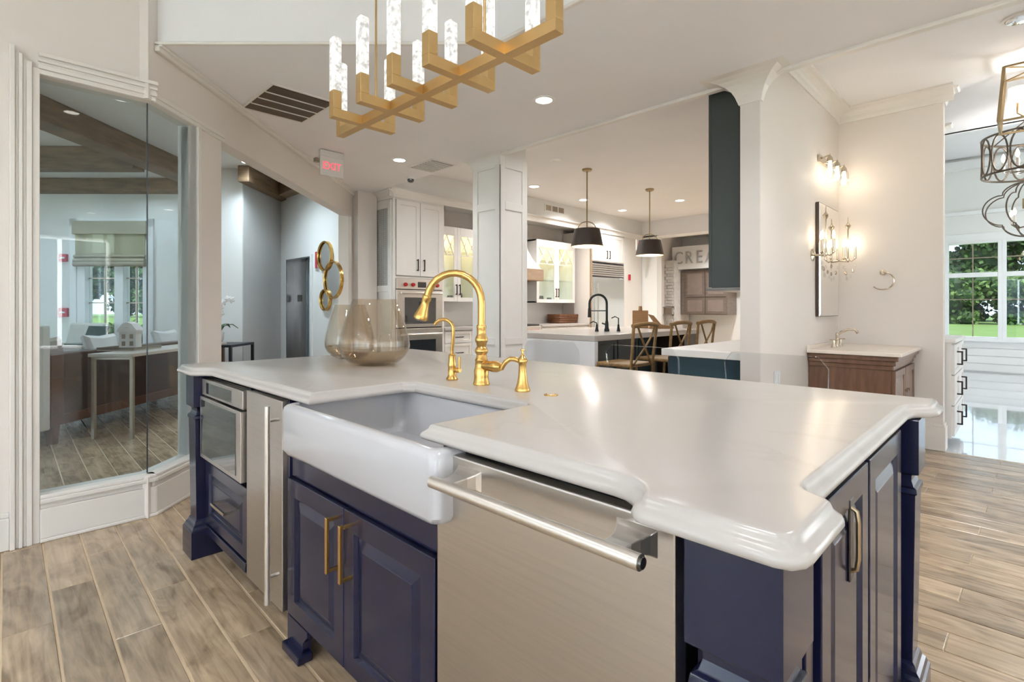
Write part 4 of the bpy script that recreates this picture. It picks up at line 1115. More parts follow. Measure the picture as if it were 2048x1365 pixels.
# filler uppers hidden mostly behind the column, range hood
hd = thing('range_hood', 'white flared range hood with light wood band', 'range hood', (-6.2, 6.12, 1.66))
rings = []
for z, d_, w_ in ((1.87, 0.56, 0.60), (1.95, 0.50, 0.575), (2.05, 0.42, 0.54), (2.2, 0.35, 0.50), (2.4, 0.30, 0.47), (2.68, 0.28, 0.46)):
    rings.append([(-6.49, 6.12 - w_, z), (-6.49 + d_, 6.12 - w_, z), (-6.49 + d_, 6.12 + w_, z), (-6.49, 6.12 + w_, z)])
kp(MB().loft(rings), 'canopy', m_cab, hd)
kp(MB().box(-6.49, -5.90, 5.48, 6.76, 1.67, 1.87), 'wood_band', m_hoodwood, hd, 0.006)
# back counter: base units, worktop, splashback
ks = struct('splashback', MB().box(-6.5, -6.488, 4.56, 7.99, 0.92, 1.75), m_cab)
ct = thing('kitchen_back_worktop', 'white worktop along the kitchen back wall under the glazed cabinets', 'countertop', (-6.17, 6.2, 0.88))
kp(MB().box(-6.488, -5.83, 4.565, 5.60, 0.88, 0.92).box(-6.488, -5.83, 6.64, 7.985, 0.88, 0.92), 'slab', m_quartz, ct, 0.004)
for k, (y0, y1, lab) in enumerate(((4.57, 5.59, 'white drawer base unit under the glazed cabinet next to the oven'), (6.65, 7.98, 'white drawer base unit between the range and the refrigerator'))):
    t = thing('drawer_base_unit', lab, 'cabinet', (-6.15, (y0 + y1) / 2, 0), group='kitchen base units')
    kp(MB().box(-6.48, XF - 0.02, y0, y1, 0.1, 0.879), 'box', m_cab, t)
    for z0, z1 in ((0.70, 0.865), (0.42, 0.69), (0.12, 0.41)):
        for a, b2 in ((y0 + 0.01, (y0 + y1) / 2 - 0.004), ((y0 + y1) / 2 + 0.004, y1 - 0.01)):
            d = kp(shaker(MB(), a, b2, z0, z1, XF, st=0.04), 'drawer', m_cab, t)
            ym = (a + b2) / 2
            kp(MB().bar((XF + 0.028, ym - 0.07, (z0 + z1) / 2), (XF + 0.028, ym + 0.07, (z0 + z1) / 2), 0.012).bar((XF, ym - 0.06, (z0 + z1) / 2), (XF + 0.028, ym - 0.06, (z0 + z1) / 2), 0.012).bar((XF, ym + 0.06, (z0 + z1) / 2), (XF + 0.028, ym + 0.06, (z0 + z1) / 2), 0.012), 'pull', m_pull, d)
rg = thing('range_cooker', 'stainless range with red knobs half hidden by the column', 'range', (-6.1, 6.12, 0))
kp(MB().box(-6.48, -5.84, 5.61, 6.63, 0.08, 0.905), 'body', m_steel_bar, rg, 0.006)
kp(MB().box(-6.44, -5.86, 5.64, 6.60, 0.905, 0.93), 'grate', m_black, rg, 0.004)
kp(MB().box(-5.84, -5.815, 5.65, 6.59, 0.18, 0.72), 'oven_door', m_steel_bar, rg, 0.004)
for k in range(5):
    kp(MB().tube([(-5.84, 5.74 + k * 0.19, 0.82), (-5.79, 5.74 + k * 0.19, 0.82)], 0.028, 14), 'knob', m_red, rg, 0, True)
bk = thing('wicker_basket', 'brown woven basket on the kitchen back worktop', 'basket', (-6.24, 7.70, 0.92))
br = []
for k in range(9):
    z = k * 0.021; e_ = 0.006 * (k % 2) + z * 0.1
    br.append(rrect(-0.14 - e_, 0.14 + e_, -0.27 - e_, 0.27 + e_, 0.03, z))
for z, i_ in ((0.165, 0.02), (0.03, 0.02)):
    br.append(rrect(-0.13 + i_, 0.13 - i_, -0.26 + i_, 0.26 - i_, 0.03, z))
MB().loft(br).build('body', m_wicker, bk)
for s in (-1, 1):
    MB().tube([(s * 0.155, -0.06, 0.12), (s * 0.18, -0.04, 0.13), (s * 0.18, 0.04, 0.13), (s * 0.155, 0.06, 0.12)], 0.008, 8).build('handle', m_wicker, bk, smooth=True)
# --- refrigerator in its surround
fs = thing('refrigerator_surround', 'white tall panel and bridge cabinet around the refrigerator', 'cabinet', (-6.17, 8.6, 0))
kp(MB().box(-6.48, -5.83, 7.99, 8.03, 0, 2.66), 'side_panel', m_wall, fs)
kp(MB().box(-5.83, -5.80, 7.99, 8.03, 0, 2.66), 'edge_strip', m_hoodwood, fs)
kp(MB().box(-6.48, -5.85, 9.20, 9.88, 0, 2.66), 'tall_panel', m_cab, fs)
kp(MB().box(-6.48, -5.87, 8.03, 9.20, 2.10, 2.66), 'bridge_box', m_cab, fs)
for a, b2, hy in ((8.04, 8.61, 8.57), (8.62, 9.19, 8.66)):
    d = kp(shaker(MB(), a, b2, 2.12, 2.64, -5.85), 'door', m_cab, fs)
    kp(pull_y(-5.85, hy, 2.17, 2.33), 'pull', m_pull, d)
rf = thing('refrigerator', 'built-in steel refrigerator with louvred top grille', 'refrigerator', (-6.15, 8.62, 0))
kp(MB().box(-6.47, -5.88, 8.04, 9.19, 0.06, 2.08), 'body', m_steel_dark, rf)
m_fridge = M('pale_steel', (0.74, 0.78, 0.78), 0.16, 0.85, var=0.05, vscale=2)
for a, b2 in ((8.05, 8.14), (8.145, 9.18)):
    kp(MB().box(-5.88, -5.835, a, b2, 0.08, 1.80), 'door', m_fridge, rf, 0.004)
gr = kp(MB().box(-5.88, -5.85, 8.05, 9.18, 1.82, 2.07), 'grille', m_steel_dark, rf)
for k in range(6):
    kp(MB().box(-5.85, -5.83, 8.06, 9.17, 1.83 + k * 0.04, 1.855 + k * 0.04), 'louvre', m_steel_bar, gr, 0.003)
kp(MB().tube([(-5.79, 8.20, 0.7), (-5.79, 8.20, 1.68)], 0.014, 12).tube([(-5.835, 8.2, 0.8), (-5.79, 8.2, 0.8)], 0.009, 8).tube([(-5.835, 8.2, 1.6), (-5.79, 8.2, 1.6)], 0.009, 8), 'handle', m_steel_bar, rf, 0, True)
t = thing('wall_alarm', 'small red alarm on the white panel right of the refrigerator', 'alarm', (-5.85, 9.38, 1.84))
MB().box(0, 0.03, -0.03, 0.03, -0.06, 0.06).build('case', m_firered, t, 0.006)
MB().lathe([(0, 0), (0.02, 0), (0.012, 0.02), (0, 0.022)], n=12).build('strobe', m_lobbytrim, t, smooth=True).location = (0.015, 0, 0.06)
t = thing('soffit_vent', 'small slotted vent high on the kitchen soffit', 'vent', (-5.85, 7.0, 2.93))
MB().box(0, 0.008, -0.28, 0.28, -0.06, 0.06).build('frame', m_white, t, 0.002)
for k in range(3): MB().box(0.008, 0.011, -0.25 + k * 0.17, -0.11 + k * 0.17, -0.045, 0.045).build('slot', m_pewter, t)

# --- kitchen island
KX0, KX1, KY0, KY1 = -4.55, -3.12, 4.36, 6.80
kw = thing('waterfall_worktop', 'pale worktop with waterfall end on the second island', 'countertop', (-3.8, 5.6, 0))
kp(MB().box(KX0, KX1, KY0, KY1, 0.86, 0.92), 'slab', m_quartz, kw, 0.004)
kp(MB().box(KX0, KX1, KY0, KY0 + 0.06, 0.0, 0.859), 'waterfall_end', m_cabk, kw, 0.004)
ki = thing('second_island_cabinet', 'white second island cabinet with a dark open knee space on the stool side', 'kitchen island', (-4.0, 5.6, 0))
kp(MB().box(KX0 + 0.02, -3.55, KY0 + 0.06, KY1 - 0.02, 0.08, 0.858), 'body', m_tealb, ki)
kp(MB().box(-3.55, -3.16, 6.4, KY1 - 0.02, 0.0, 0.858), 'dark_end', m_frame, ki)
kp(MB().box(KX0 + 0.06, -3.6, KY0 + 0.1, KY1 - 0.06, 0.0, 0.08), 'toe_kick', m_black, ki)
for k in range(4):
    kp(shaker(MB(), 4.46 + k * 0.48, 4.92 + k * 0.48, 0.12, 0.84, -3.53), 'panel', m_tealb, ki)
bf = thing('black_faucet', 'matte black spring gooseneck faucet on the second island', 'faucet', (-3.60, 5.28, 0.92))
m_mb = M('matte_black', (0.018, 0.020, 0.022), 0.45, 0.3, var=0.1)
MB().lathe([(0, 0), (0.03, 0), (0.032, 0.02), (0.024, 0.04), (0.02, 0.11), (0.015, 0.13), (0, 0.13)], n=16).build('body', m_mb, bf, smooth=True)
nk = [(0, 0, 0.12), (0, 0, 0.34)]
for i in range(11):
    a = math.pi * i / 10
    nk.append((-0.105 * (1 - math.cos(a)) * 0.70, -0.105 * (1 - math.cos(a)) * 0.71, 0.34 + 0.105 * math.sin(a)))
nk.append((nk[-1][0], nk[-1][1], 0.27))
MB().tube(nk, 0.0145, 10).build('spring_neck', m_mb, bf, smooth=True)
MB().tube([(nk[-1][0], nk[-1][1], 0.28), (nk[-1][0], nk[-1][1], 0.17)], [0.018, 0.021], 12).build('spray_head', m_mb, bf, smooth=True)
MB().tube([(0, 0, 0.25), (nk[-1][0], nk[-1][1], 0.25)], 0.006, 8).build('support_arm', m_mb, bf, smooth=True)
MB().tube([(0, 0, 0.08), (-0.05, -0.03, 0.10)], 0.009, 8).build('lever', m_mb, bf, smooth=True)
for dx, dy, nm, lab, hh in ((-0.085, -0.085, 'dispenser', 'short black soap dispenser left of the black faucet', 0.10), (0.10, 0.10, 'side_tap', 'slim black side tap right of the black faucet', 0.16)):
    t = thing(nm, lab, 'dispenser' if hh < 0.12 else 'faucet', (-3.60 + dx, 5.28 + dy, 0.92))
    MB().lathe([(0, 0), (0.024, 0), (0.02, 0.02), (0.014, 0.05), (0.012, 0.085), (0, 0.09)], n=14).build('body', m_mb, t, smooth=True)
    MB().tube([(0, 0, 0.06), (0, 0, hh), (-0.03, -0.03, hh + 0.02), (-0.06, -0.06, hh)], 0.007, 8).build('spout', m_mb, t, smooth=True)
# wooden boards on the second island
t = thing('cutting_board', 'wooden cutting board with handle leaning on the second island', 'cutting board', (-3.88, 6.52, 0.92), R(40))
MB().box(-0.11, 0.11, -0.012, 0.012, 0.0, 0.25).build('board', m_oak, t, 0.008)
MB().tube([(0, 0, 0.25), (0, 0, 0.31)], [0.028, 0.024], 10).build('handle', m_oak, t, smooth=True)
t = thing('wooden_riser', 'small curved wooden riser beside the cutting board', 'riser', (-3.62, 6.52, 0.92), R(40))
MB().loft([[(x, y, z) for x, z in ((-0.12, 0.0), (0.22, 0.0), (0.22, 0.03), (0.05, 0.06), (-0.05, 0.18), (-0.12, 0.2), (-0.10, 0.17), (-0.05, 0.10))] for y in (-0.04, 0.04)]).build('ramp', m_oak, t, 0.004)
# --- cross-back stools
def rattan_stool(loc, rz, label):
    t = thing('cross_back_stool', label, 'bar stool', loc, rz, group='rattan cross-back stools at the second island')
    hw = 0.215
    MB().box(-0.20, 0.20, -0.20, 0.20, 0.63, 0.665).build('seat', m_rattan, t, 0.012)
    for sx in (-1, 1):
        MB().tube([(sx * 0.2, -0.21, 0.0), (sx * 0.19, -0.19, 0.64)], 0.015, 8).build('leg', m_rattan, t, smooth=True)
        MB().tube([(sx * 0.2, 0.23, 0.0), (sx * 0.195, 0.20, 0.64), (sx * hw, 0.24, 1.03)], 0.015, 8).build('back_leg', m_rattan, t, smooth=True)
    MB().tube([(-hw - 0.01, 0.235, 1.03), (-hw * 0.6, 0.255, 1.045), (0, 0.265, 1.05), (hw * 0.6, 0.255, 1.045), (hw + 0.01, 0.235, 1.03)], 0.021, 10).build('top_rail', m_rattan, t, smooth=True)
    for sx in (-1, 1):
        MB().tube([(sx * 0.16, 0.25, 1.03), (sx * 0.10, 0.25, 0.93), (0.0, 0.235, 0.82), (-sx * 0.10, 0.215, 0.72), (-sx * 0.15, 0.20, 0.66)], 0.010, 8).build('cross_slat', m_rattan, t, smooth=True)
    for z in (0.22, 0.30):
        MB().tube([(-0.2, -0.205, z), (0.2, -0.205, z)], 0.010, 8).build('stretcher', m_rattan, t, smooth=True)
    return t
s0 = rattan_stool((-2.86, 4.50, 0), R(-90), 'rattan cross-back stool at the near end of the second island')
copy_tree(s0, (-2.86, 5.24, 0), R(-90), 'rattan cross-back stool in the middle of the second island')
copy_tree(s0, (-2.86, 5.86, 0), R(-90), 'rattan cross-back stool at the far end of the second island')
# --- pendants
def pendant(x, y, label):
    t = thing('pendant_lamp', label, 'pendant lamp', (x, y, 2.02), group='drum pendants over the second island')
    MB().lathe([(0, 1.03), (0.065, 1.03), (0.065, 1.01), (0.05, 1.0), (0, 1.0)], n=20).build('canopy', m_dbrass, t, smooth=True)
    MB().tube([(0, 0, 0.20), (0, 0, 1.01)], 0.009, 8).build('stem', m_dbrass, t, smooth=True)
    sh = MB().lathe([(0.215, 0.0), (0.168, 0.232), (0.163, 0.232), (0.21, 0.0)], n=32, cap0=False, cap1=False).build('shade', m_shade, t, smooth=True)
    MB().lathe([(0.2095, 0.001), (0.1625, 0.225), (0.0, 0.226)], n=32, cap0=False).build('lining', m_shadein, sh, smooth=True)
    pts = [(0.12 * math.cos(R(a)) * S2, 0.12 * math.cos(R(a)) * S2, 0.232 + 0.10 * math.sin(R(a))) for a in range(0, 181, 15)]
    MB().tube(pts, 0.006, 8).build('yoke', m_dbrass, t, smooth=True)
    MB().lathe([(0, 0.06), (0.03, 0.08), (0.035, 0.11), (0.018, 0.15), (0, 0.15)], n=14).build('bulb', m_bulb, t, smooth=True)
    lamp('pendant_glow', 'POINT', (0, 0, 0.05), 9, WARM, t, 0.04)
    return t
pendant(-4.145, 5.62, 'nearer dark drum pendant lamp on a brass stem')
pendant(-4.145, 7.24, 'farther dark drum pendant lamp on a brass stem')

# --- teal cabinets behind the partition
tu = thing('teal_wall_cabinet', 'tall dark teal wall cabinet hanging behind the partition', 'cabinet', (-1.5, 4.1, 1.35))
kp(MB().box(-1.60, -1.382, 3.66, 4.55, 1.345, 2.90), 'body', m_teal, tu, 0.002)
kp(MB().box(-1.622, -1.60, 3.658, 4.10, 1.35, 2.88).box(-1.622, -1.60, 4.105, 4.55, 1.35, 2.88), 'door', m_teal, tu, 0.002)
kp(MB().box(-1.64, -1.382, 3.65, 4.56, 1.325, 1.345), 'light_rail', m_steel_dark, tu, 0.002)
tb = thing('teal_base_cabinet', 'blue teal base cabinet behind the partition', 'cabinet', (-1.66, 4.3, 0))
kp(MB().box(-1.93, -1.39, 3.67, 5.2, 0.08, 0.838), 'body', m_tealb, tb, 0.002)
for k in range(3): kp(MB().box(-1.95, -1.93, 3.68 + k * 0.51, 4.18 + k * 0.51, 0.10, 0.83), 'door', m_tealb, tb, 0.003)
tag(MB().box(-1.985, -1.382, 3.64, 5.25, 0.84, 0.893).build('teal_unit_worktop', m_cab, None, 0.004), 'white worktop on the blue teal base cabinet', 'countertop')
t = thing('range_backdrop', 'pale tiled panel with slotted side beyond the teal unit', 'panel', (-1.6, 5.4, 0))
MB().box(-0.35, 0.2, -0.02, 0.02, 0.0, 1.33).build('panel', m_wall, t)
for k in range(4): MB().box(-0.34, -0.26, -0.03, -0.02, 0.93 + k * 0.05, 0.95 + k * 0.05).build('slot', m_steel_dark, t)

# --- display room seen beyond the kitchen
t = thing('taupe_wall_cabinet', 'taupe wood wall cabinet in the room beyond the kitchen', 'cabinet', (-5.6, 12.7, 1.04))
MB().box(-0.62, 0.55, -0.28, 0.28, 0, 1.10).build('body', m_taupecab, t)
for k in range(2):
    for j in range(2):
        fr = MB().box(-0.50 + k * 0.52, 0.0 + k * 0.52, -0.30, -0.28, 0.02 + j * 0.42, 0.42 + j * 0.66)
        d = fr.build('door', m_taupecab, t, 0.006)
        MB().box(-0.44 + k * 0.52, -0.06 + k * 0.52, -0.305, -0.30, 0.08 + j * 0.42, 0.36 + j * 0.66).build('panel', m_taupe, d, 0.004)
MB().box(-0.70, -0.62, -0.1, 0.2, 0.0, 0.95).build('dark_column', m_frame, t)
hdr = struct('wall_display_header', MB().box(-6.4, XS - 0.2, 12.3, 12.42, 2.18, 2.75), m_white)
tx = thing('wall_lettering', 'large grey capital letters on the white header beyond the kitchen', 'lettering', (-5.8, 12.28, 2.45))
for k, chx in enumerate('CREATE'):
    text_obj('letter', chx, 0.44, m_letter, tx, (-0.42 + k * 0.27, 0, 0), (R(90), 0, 0), 0.012, 0.8)
pier = struct('wall_brick_pier', MB().box(-6.62, -6.24, 12.1, 12.9, 0, 2.4), m_grout)
pier.data.materials[0] = m_brick
for k in range(26):
    for j in range(2):
        o_ = 0.1 if k % 2 else 0.0
        a = -6.62 + j * 0.2 - o_ * 0.5; b2 = a + 0.19
        a, b2 = max(a, -6.62), min(b2, -6.24)
        MB().box(a, b2, 12.075, 12.1, 0.35 + k * 0.075, 0.415 + k * 0.075).build('brick', m_brick, pier, 0.004)
t = thing('grey_niche', 'small grey open shelf box low on the white brick pier', 'shelf', (-6.40, 11.98, 1.02))
MB().box(-0.16, 0.16, 0.02, 0.09, 0.0, 0.02).box(-0.16, 0.16, 0.02, 0.09, 0.20, 0.22).box(-0.16, -0.14, 0.02, 0.09, 0, 0.22).box(0.14, 0.16, 0.02, 0.09, 0, 0.22).build('box', m_letter, t)
MB().box(-0.14, 0.14, 0.08, 0.09, 0.02, 0.2).build('back', m_pewter, t)

# ================================================================== BATH DISPLAY
va = thing('vanity_cabinet', 'walnut vanity cabinet against the partition', 'vanity', (-0.95, 5.15, 0))
kp(MB().box(-1.245, -0.70, 4.68, 5.63, 0.06, 0.80), 'body', m_vanity, va)
kp(MB().box(-1.245, -0.685, 4.668, 5.635, 0.74, 0.775).box(-1.245, -0.67, 4.655, 5.638, 0.775, 0.81).box(-1.245, -0.65, 4.64, 5.64, 0.81, 0.842), 'cornice', m_vanity, va, 0.006)
kp(MB().box(-1.245, -0.69, 4.672, 5.63, 0.0, 0.10), 'plinth', m_vanity, va, 0.006)
for y0, y1 in ((4.70, 5.15), (5.17, 5.62)):
    d = kp(raised_panel(MB(), y0, y1, 0.12, 0.73, -0.678, 'y', st=0.05), 'door', m_vanity, va)
    kp(MB().tube([(-0.678, y0 + 0.03 if y0 > 5 else y1 - 0.03, 0.55), (-0.655, y0 + 0.03 if y0 > 5 else y1 - 0.03, 0.55)], 0.012, 10), 'knob', m_nickel, d, 0, True)
kp(MB().box(-0.70, -0.672, 4.68, 4.70, 0.1, 0.74), 'corner_post', m_vanity, va, 0.006)
vt = thing('vanity_worktop', 'pale stone vanity worktop with low splash', 'countertop', (-0.95, 5.15, 0.845))
kp(MB().box(-1.248, -0.63, 4.62, 5.645, 0.845, 0.872), 'slab', m_vtop, vt, 0.004)
kp(MB().box(-1.248, -1.228, 4.63, 5.645, 0.872, 0.90), 'splash', m_vtop, vt, 0.002)
vf = thing('vanity_faucet', 'nickel widespread faucet on the vanity', 'faucet', (-1.14, 5.10, 0.872))
MB().lathe([(0, 0), (0.026, 0), (0.022, 0.012), (0.013, 0.03), (0.012, 0.09), (0.016, 0.10), (0.010, 0.12), (0, 0.125)], n=16).build('body', m_nickel, vf, smooth=True)
MB().tube([(0, 0, 0.10), (0.03, 0, 0.125), (0.08, 0, 0.15), (0.13, 0, 0.15), (0.15, 0, 0.12)], [0.012, 0.012, 0.011, 0.011, 0.012], 10).build('spout', m_nickel, vf, smooth=True)
for s in (-1, 1):
    h_ = MB().lathe([(0, 0), (0.022, 0), (0.012, 0.02), (0.011, 0.06), (0, 0.065)], (0, s * 0.11, 0), n=14).build('handle_post', m_nickel, vf, smooth=True)
    MB().tube([(-0.03, s * 0.11, 0.06), (0.035, s * 0.11, 0.065)], 0.006, 8).tube([(0, s * 0.11 - 0.03, 0.062), (0, s * 0.11 + 0.03, 0.062)], 0.006, 8).build('cross_handle', m_nickel, h_, smooth=True)
mi = thing('vanity_mirror', 'tall rectangular mirror with dark edge above the vanity', 'mirror', (XS, 5.19, 1.62))
MB().box(0.001, 0.028, -0.31, 0.31, -0.49, 0.47).build('backing', m_frame, mi, 0.002)
MB().loft([[(x, a * 0.31 * k1, 0.48 * b2 * k2 - 0.01) for a, b2 in ((-1, -1), (1, -1), (1, 1), (-1, 1))] for x, k1, k2 in ((0.028, 0.99, 0.99), (0.034, 0.93, 0.955), (0.034, 0.9, 0.94))]).build('glass', m_mirror, mi)
def sconce(y, label):
    t = thing('candle_sconce', label, 'wall sconce', (XS, y, 1.64), group='crystal candle sconces beside the mirror')
    MB().lathe([(0, 0), (0.05, 0), (0.052, 0.006), (0.035, 0.014), (0.02, 0.02), (0, 0.022)], n=18).build('backplate', m_nickel, t, smooth=True).rotation_euler = (0, R(90), 0)
    MB().tube([(0.01, 0, 0), (0.10, 0, -0.01)], 0.010, 10).build('arm', m_nickel, t, smooth=True)
    MB().lathe([(0.006, -0.02), (0.014, 0.0), (0.006, 0.03), (0.006, 0.28), (0.012, 0.29), (0.02, 0.30), (0.026, 0.315), (0.015, 0.325), (0.006, 0.34), (0.004, 0.38), (0, 0.40)], (0.10, 0, 0), 12).build('stem', m_nickel, t, smooth=True)
    for k in range(3):
        a = R(20 + 120 * k); ox, oy = 0.10 + 0.055 * math.cos(a), 0.055 * math.sin(a)
        MB().tube([(0.10, 0, 0.0), ((0.10 + ox) / 2, oy / 2, -0.012), (ox, oy, 0.01)], 0.005, 8).build('branch', m_nickel, t, smooth=True)
        cd = MB().lathe([(0.004, 0.0), (0.016, 0.006), (0.010, 0.012), (0.010, 0.11), (0, 0.112)], (ox, oy, 0.01), 12).build('candle', m_nickel, t, smooth=True)
        MB().lathe([(0, 0.112), (0.010, 0.125), (0.012, 0.145), (0.006, 0.172), (0, 0.185)], (ox, oy, 0.01), 12).build('bulb', m_bulb, cd, smooth=True)
        for q in range(3):
            zz = -0.03 - q * 0.05 - 0.012 * k
            rr_ = 1 - q * 0.32
            MB().lathe([(0, 0), (0.009, 0.014), (0.007, 0.03), (0, 0.042)], (0.10 + (ox - 0.10) * rr_, oy * rr_, zz - 0.04), 6).build('crystal_drop', m_nickel if q == 1 else m_acrylic, t)
    lamp('sconce_glow', 'POINT', (0.12, 0, 0.15), 0.42, (1.0, 0.84, 0.66), t, 0.03)
    return t
sconce(4.79, 'crystal candle sconce left of the vanity mirror')
sconce(5.53, 'crystal candle sconce in the corner right of the vanity mirror')
vlg = thing('vanity_light', 'three-lamp nickel vanity light above the mirror', 'wall light', (XS, 5.24, 2.44))
MB().box(0, 0.02, -0.30, 0.30, 0.0, 0.06).build('back_bar', m_nickel, vlg, 0.004)
for k in (-1, 0, 1):
    y_ = k * 0.24
    MB().tube([(0.02, y_, 0.04), (0.07, y_, 0.05), (0.08, y_, 0.03)], 0.008, 8).build('arm', m_nickel, vlg, smooth=True)
    cp = MB().lathe([(0.0, 0.07), (0.006, 0.05), (0.02, 0.03), (0.026, 0.0), (0.0, 0.0)], (0.08, y_, 0.0), 14).build('socket_cup', m_nickel, vlg, smooth=True)
    MB().lathe([(0.03, 0.0), (0.037, -0.03), (0.037, -0.12), (0.035, -0.12), (0.035, -0.03), (0.028, 0.0)], (0.08, y_, 0.0), 18, False, False).build('glass_shade', m_acrylic, cp, smooth=True)
    MB().lathe([(0, -0.115), (0.016, -0.105), (0.02, -0.08), (0.014, -0.03), (0.01, 0), (0, 0)], (0.08, y_, 0), 14).build('bulb', m_bulb, cp, smooth=True)
    lamp('vanity_glow', 'POINT', (0.11, y_, -0.08), 0.5, (1.0, 0.84, 0.66), vlg, 0.03)
tr_ = thing('towel_ring', 'open nickel towel ring on the back wall of the bath display', 'towel ring', (-0.905, YB, 1.52))
MB().lathe([(0, 0), (0.026, 0), (0.024, 0.012), (0.012, 0.018), (0.011, 0.035), (0, 0.036)], n=16).build('post', m_nickel, tr_, smooth=True).rotation_euler = (R(90), 0, 0)
MB().tube([(0.085 * math.cos(R(a)), -0.032, -0.075 + 0.078 * math.sin(R(a))) for a in range(-140, 100, 12)], 0.006, 8).build('ring', m_nickel, tr_, smooth=True)
t = thing('wall_outlet', 'white double outlet on the partition just above the island worktop', 'outlet', (XS, 3.93, 0.70))
MB().box(0, 0.006, -0.06, 0.06, -0.06, 0.06).build('plate', m_outlet, t, 0.003)
for s in (-1, 1): MB().box(0.006, 0.009, s * 0.028 - 0.017, s * 0.028 + 0.017, -0.035, 0.035).build('socket', m_lobbytrim, t, 0.003)

# ================================================================== WINDOW ROOM
wc = thing('white_dresser', 'white panelled cabinet with black pulls in the window room', 'cabinet', (-0.62, 6.3, 0))
kp(MB().box(-0.80, -0.45, 5.83, 6.74, 0.08, 0.90), 'body', m_cab, wc)
kp(MB().box(-0.81, -0.42, 5.82, 6.745, 0.90, 0.935), 'top', m_cab, wc, 0.005)
for k in range(3):
    for y0, y1 in ((5.84, 6.28), (6.29, 6.73)):
        d = kp(shaker(MB(), y0, y1, 0.10 + k * 0.265, 0.355 + k * 0.265, -0.43, st=0.035), 'drawer', m_cab, wc)
        ym, zm = (y0 + y1) / 2, 0.23 + k * 0.265
        kp(MB().bar((-0.395, ym, zm - 0.06), (-0.395, ym, zm + 0.06), 0.012).bar((-0.43, ym, zm - 0.055), (-0.395, ym, zm - 0.055), 0.012).bar((-0.43, ym, zm + 0.055), (-0.395, ym, zm + 0.055), 0.012), 'pull', m_pull, d)
m_iron = M('aged_iron', (0.13, 0.10, 0.075), 0.45, 0.7, var=0.2)
m_agold = M('aged_gold_leaf', (0.34, 0.25, 0.14), 0.45, 0.7, var=0.2)
# lantern with shaded candles
l1 = thing('shaded_lantern', 'tapered brass lantern chandelier with small lit drum shades', 'chandelier', (0.06, 5.42, 2.55))
zt_, zb_ = 0.42, 0.02
for sx in (-1, 1):
    for sy in (-1, 1):
        MB().bar((sx * 0.17, sy * 0.17, zt_), (sx * 0.20, sy * 0.20, zb_), 0.02).build('corner_bar', m_agold, l1)
for z, w_ in ((zt_, 0.17), (zb_, 0.20)):
    MB().bar((-w_, -w_, z), (w_, -w_, z), 0.014).bar((-w_, w_, z), (w_, w_, z), 0.014).bar((-w_, -w_, z), (-w_, w_, z), 0.014).bar((w_, -w_, z), (w_, w_, z), 0.014).build('frame', m_agold, l1)
MB().bar((-0.17, -0.17, zt_), (0, 0, zt_ + 0.0), 0.01).bar((0.17, 0.17, zt_), (0, 0, zt_), 0.01).bar((0.17, -0.17, zt_), (0, 0, zt_), 0.01).bar((-0.17, 0.17, zt_), (0, 0, zt_), 0.01).build('spider', m_agold, l1)
MB().tube([(0, 0, 0.08), (0, 0, 0.50)], 0.009, 8).build('stem', m_agold, l1, smooth=True)
MB().lathe([(0, 0.5), (0.05, 0.5), (0.05, 0.48), (0, 0.475)], n=16).build('canopy', m_agold, l1, smooth=True)
for k in range(4):
    a = R(45 + 90 * k + 45); ox, oy = 0.10 * math.cos(a), 0.10 * math.sin(a)
    MB().tube([(0, 0, 0.09), (ox * 0.6, oy * 0.6, 0.07), (ox, oy, 0.11), (ox, oy, 0.19)], 0.006, 8).build('arm', m_agold, l1, smooth=True)
    MB().lathe([(0.058, 0.17), (0.052, 0.30), (0.050, 0.30), (0.056, 0.17)], (ox, oy, 0), 20, False, False).build('lamp_shade', m_lampshade, l1, smooth=True)
lamp('lantern_glow', 'POINT', (0, 0, 0.25), 5, WARM, l1, 0.06)
# oval-link drum
l2 = thing('oval_drum_chandelier', 'drum chandelier of oval iron links with candle bulbs', 'chandelier', (0.05, 6.95, 2.48))
for z in (0.0, 0.36):
    MB().tube([(0.36 * math.cos(2 * math.pi * i / 40), 0.36 * math.sin(2 * math.pi * i / 40), z) for i in range(40)], 0.010, 6, True).build('ring', m_iron, l2, smooth=True)
for k in range(14):
    a0 = 2 * math.pi * k / 14
    MB().tube([(0.36 * math.cos(a0 + 0.20 * math.cos(q)), 0.36 * math.sin(a0 + 0.20 * math.cos(q)), 0.18 + 0.17 * math.sin(q)) for q in [2 * math.pi * i / 20 for i in range(20)]], 0.0075, 6, True).build('oval_link', m_iron, l2, smooth=True)
MB().tube([(0, 0, 0.0), (0, 0, ZK - 2.48)], 0.008, 8).build('stem', m_iron, l2, smooth=True)
for k in range(3): 
    a = R(120 * k + 20); MB().bar((0, 0, 0.55), (0.36 * math.cos(a), 0.36 * math.sin(a), 0.36), 0.008).bar((0, 0, 0.03), (0.2 * math.cos(a), 0.2 * math.sin(a), 0.05), 0.008).build('strut', m_iron, l2)
for k in range(6):
    a = R(60 * k); cx, cy = 0.2 * math.cos(a), 0.2 * math.sin(a)
    cd = MB().lathe([(0.012, 0.03), (0.012, 0.13), (0, 0.13)], (cx, cy, 0), 10).build('candle', m_trim, l2, smooth=True)
    MB().bar((0, 0, 0.03), (cx, cy, 0.04), 0.006).build('arm', m_iron, l2)
    MB().lathe([(0, 0.13), (0.014, 0.15), (0.016, 0.175), (0.006, 0.21), (0, 0.22)], (cx, cy, 0), 10).build('bulb', m_bulb, cd, smooth=True)
lamp('drum_glow', 'POINT', (0, 0, 0.2), 6, WARM, l2, 0.1)
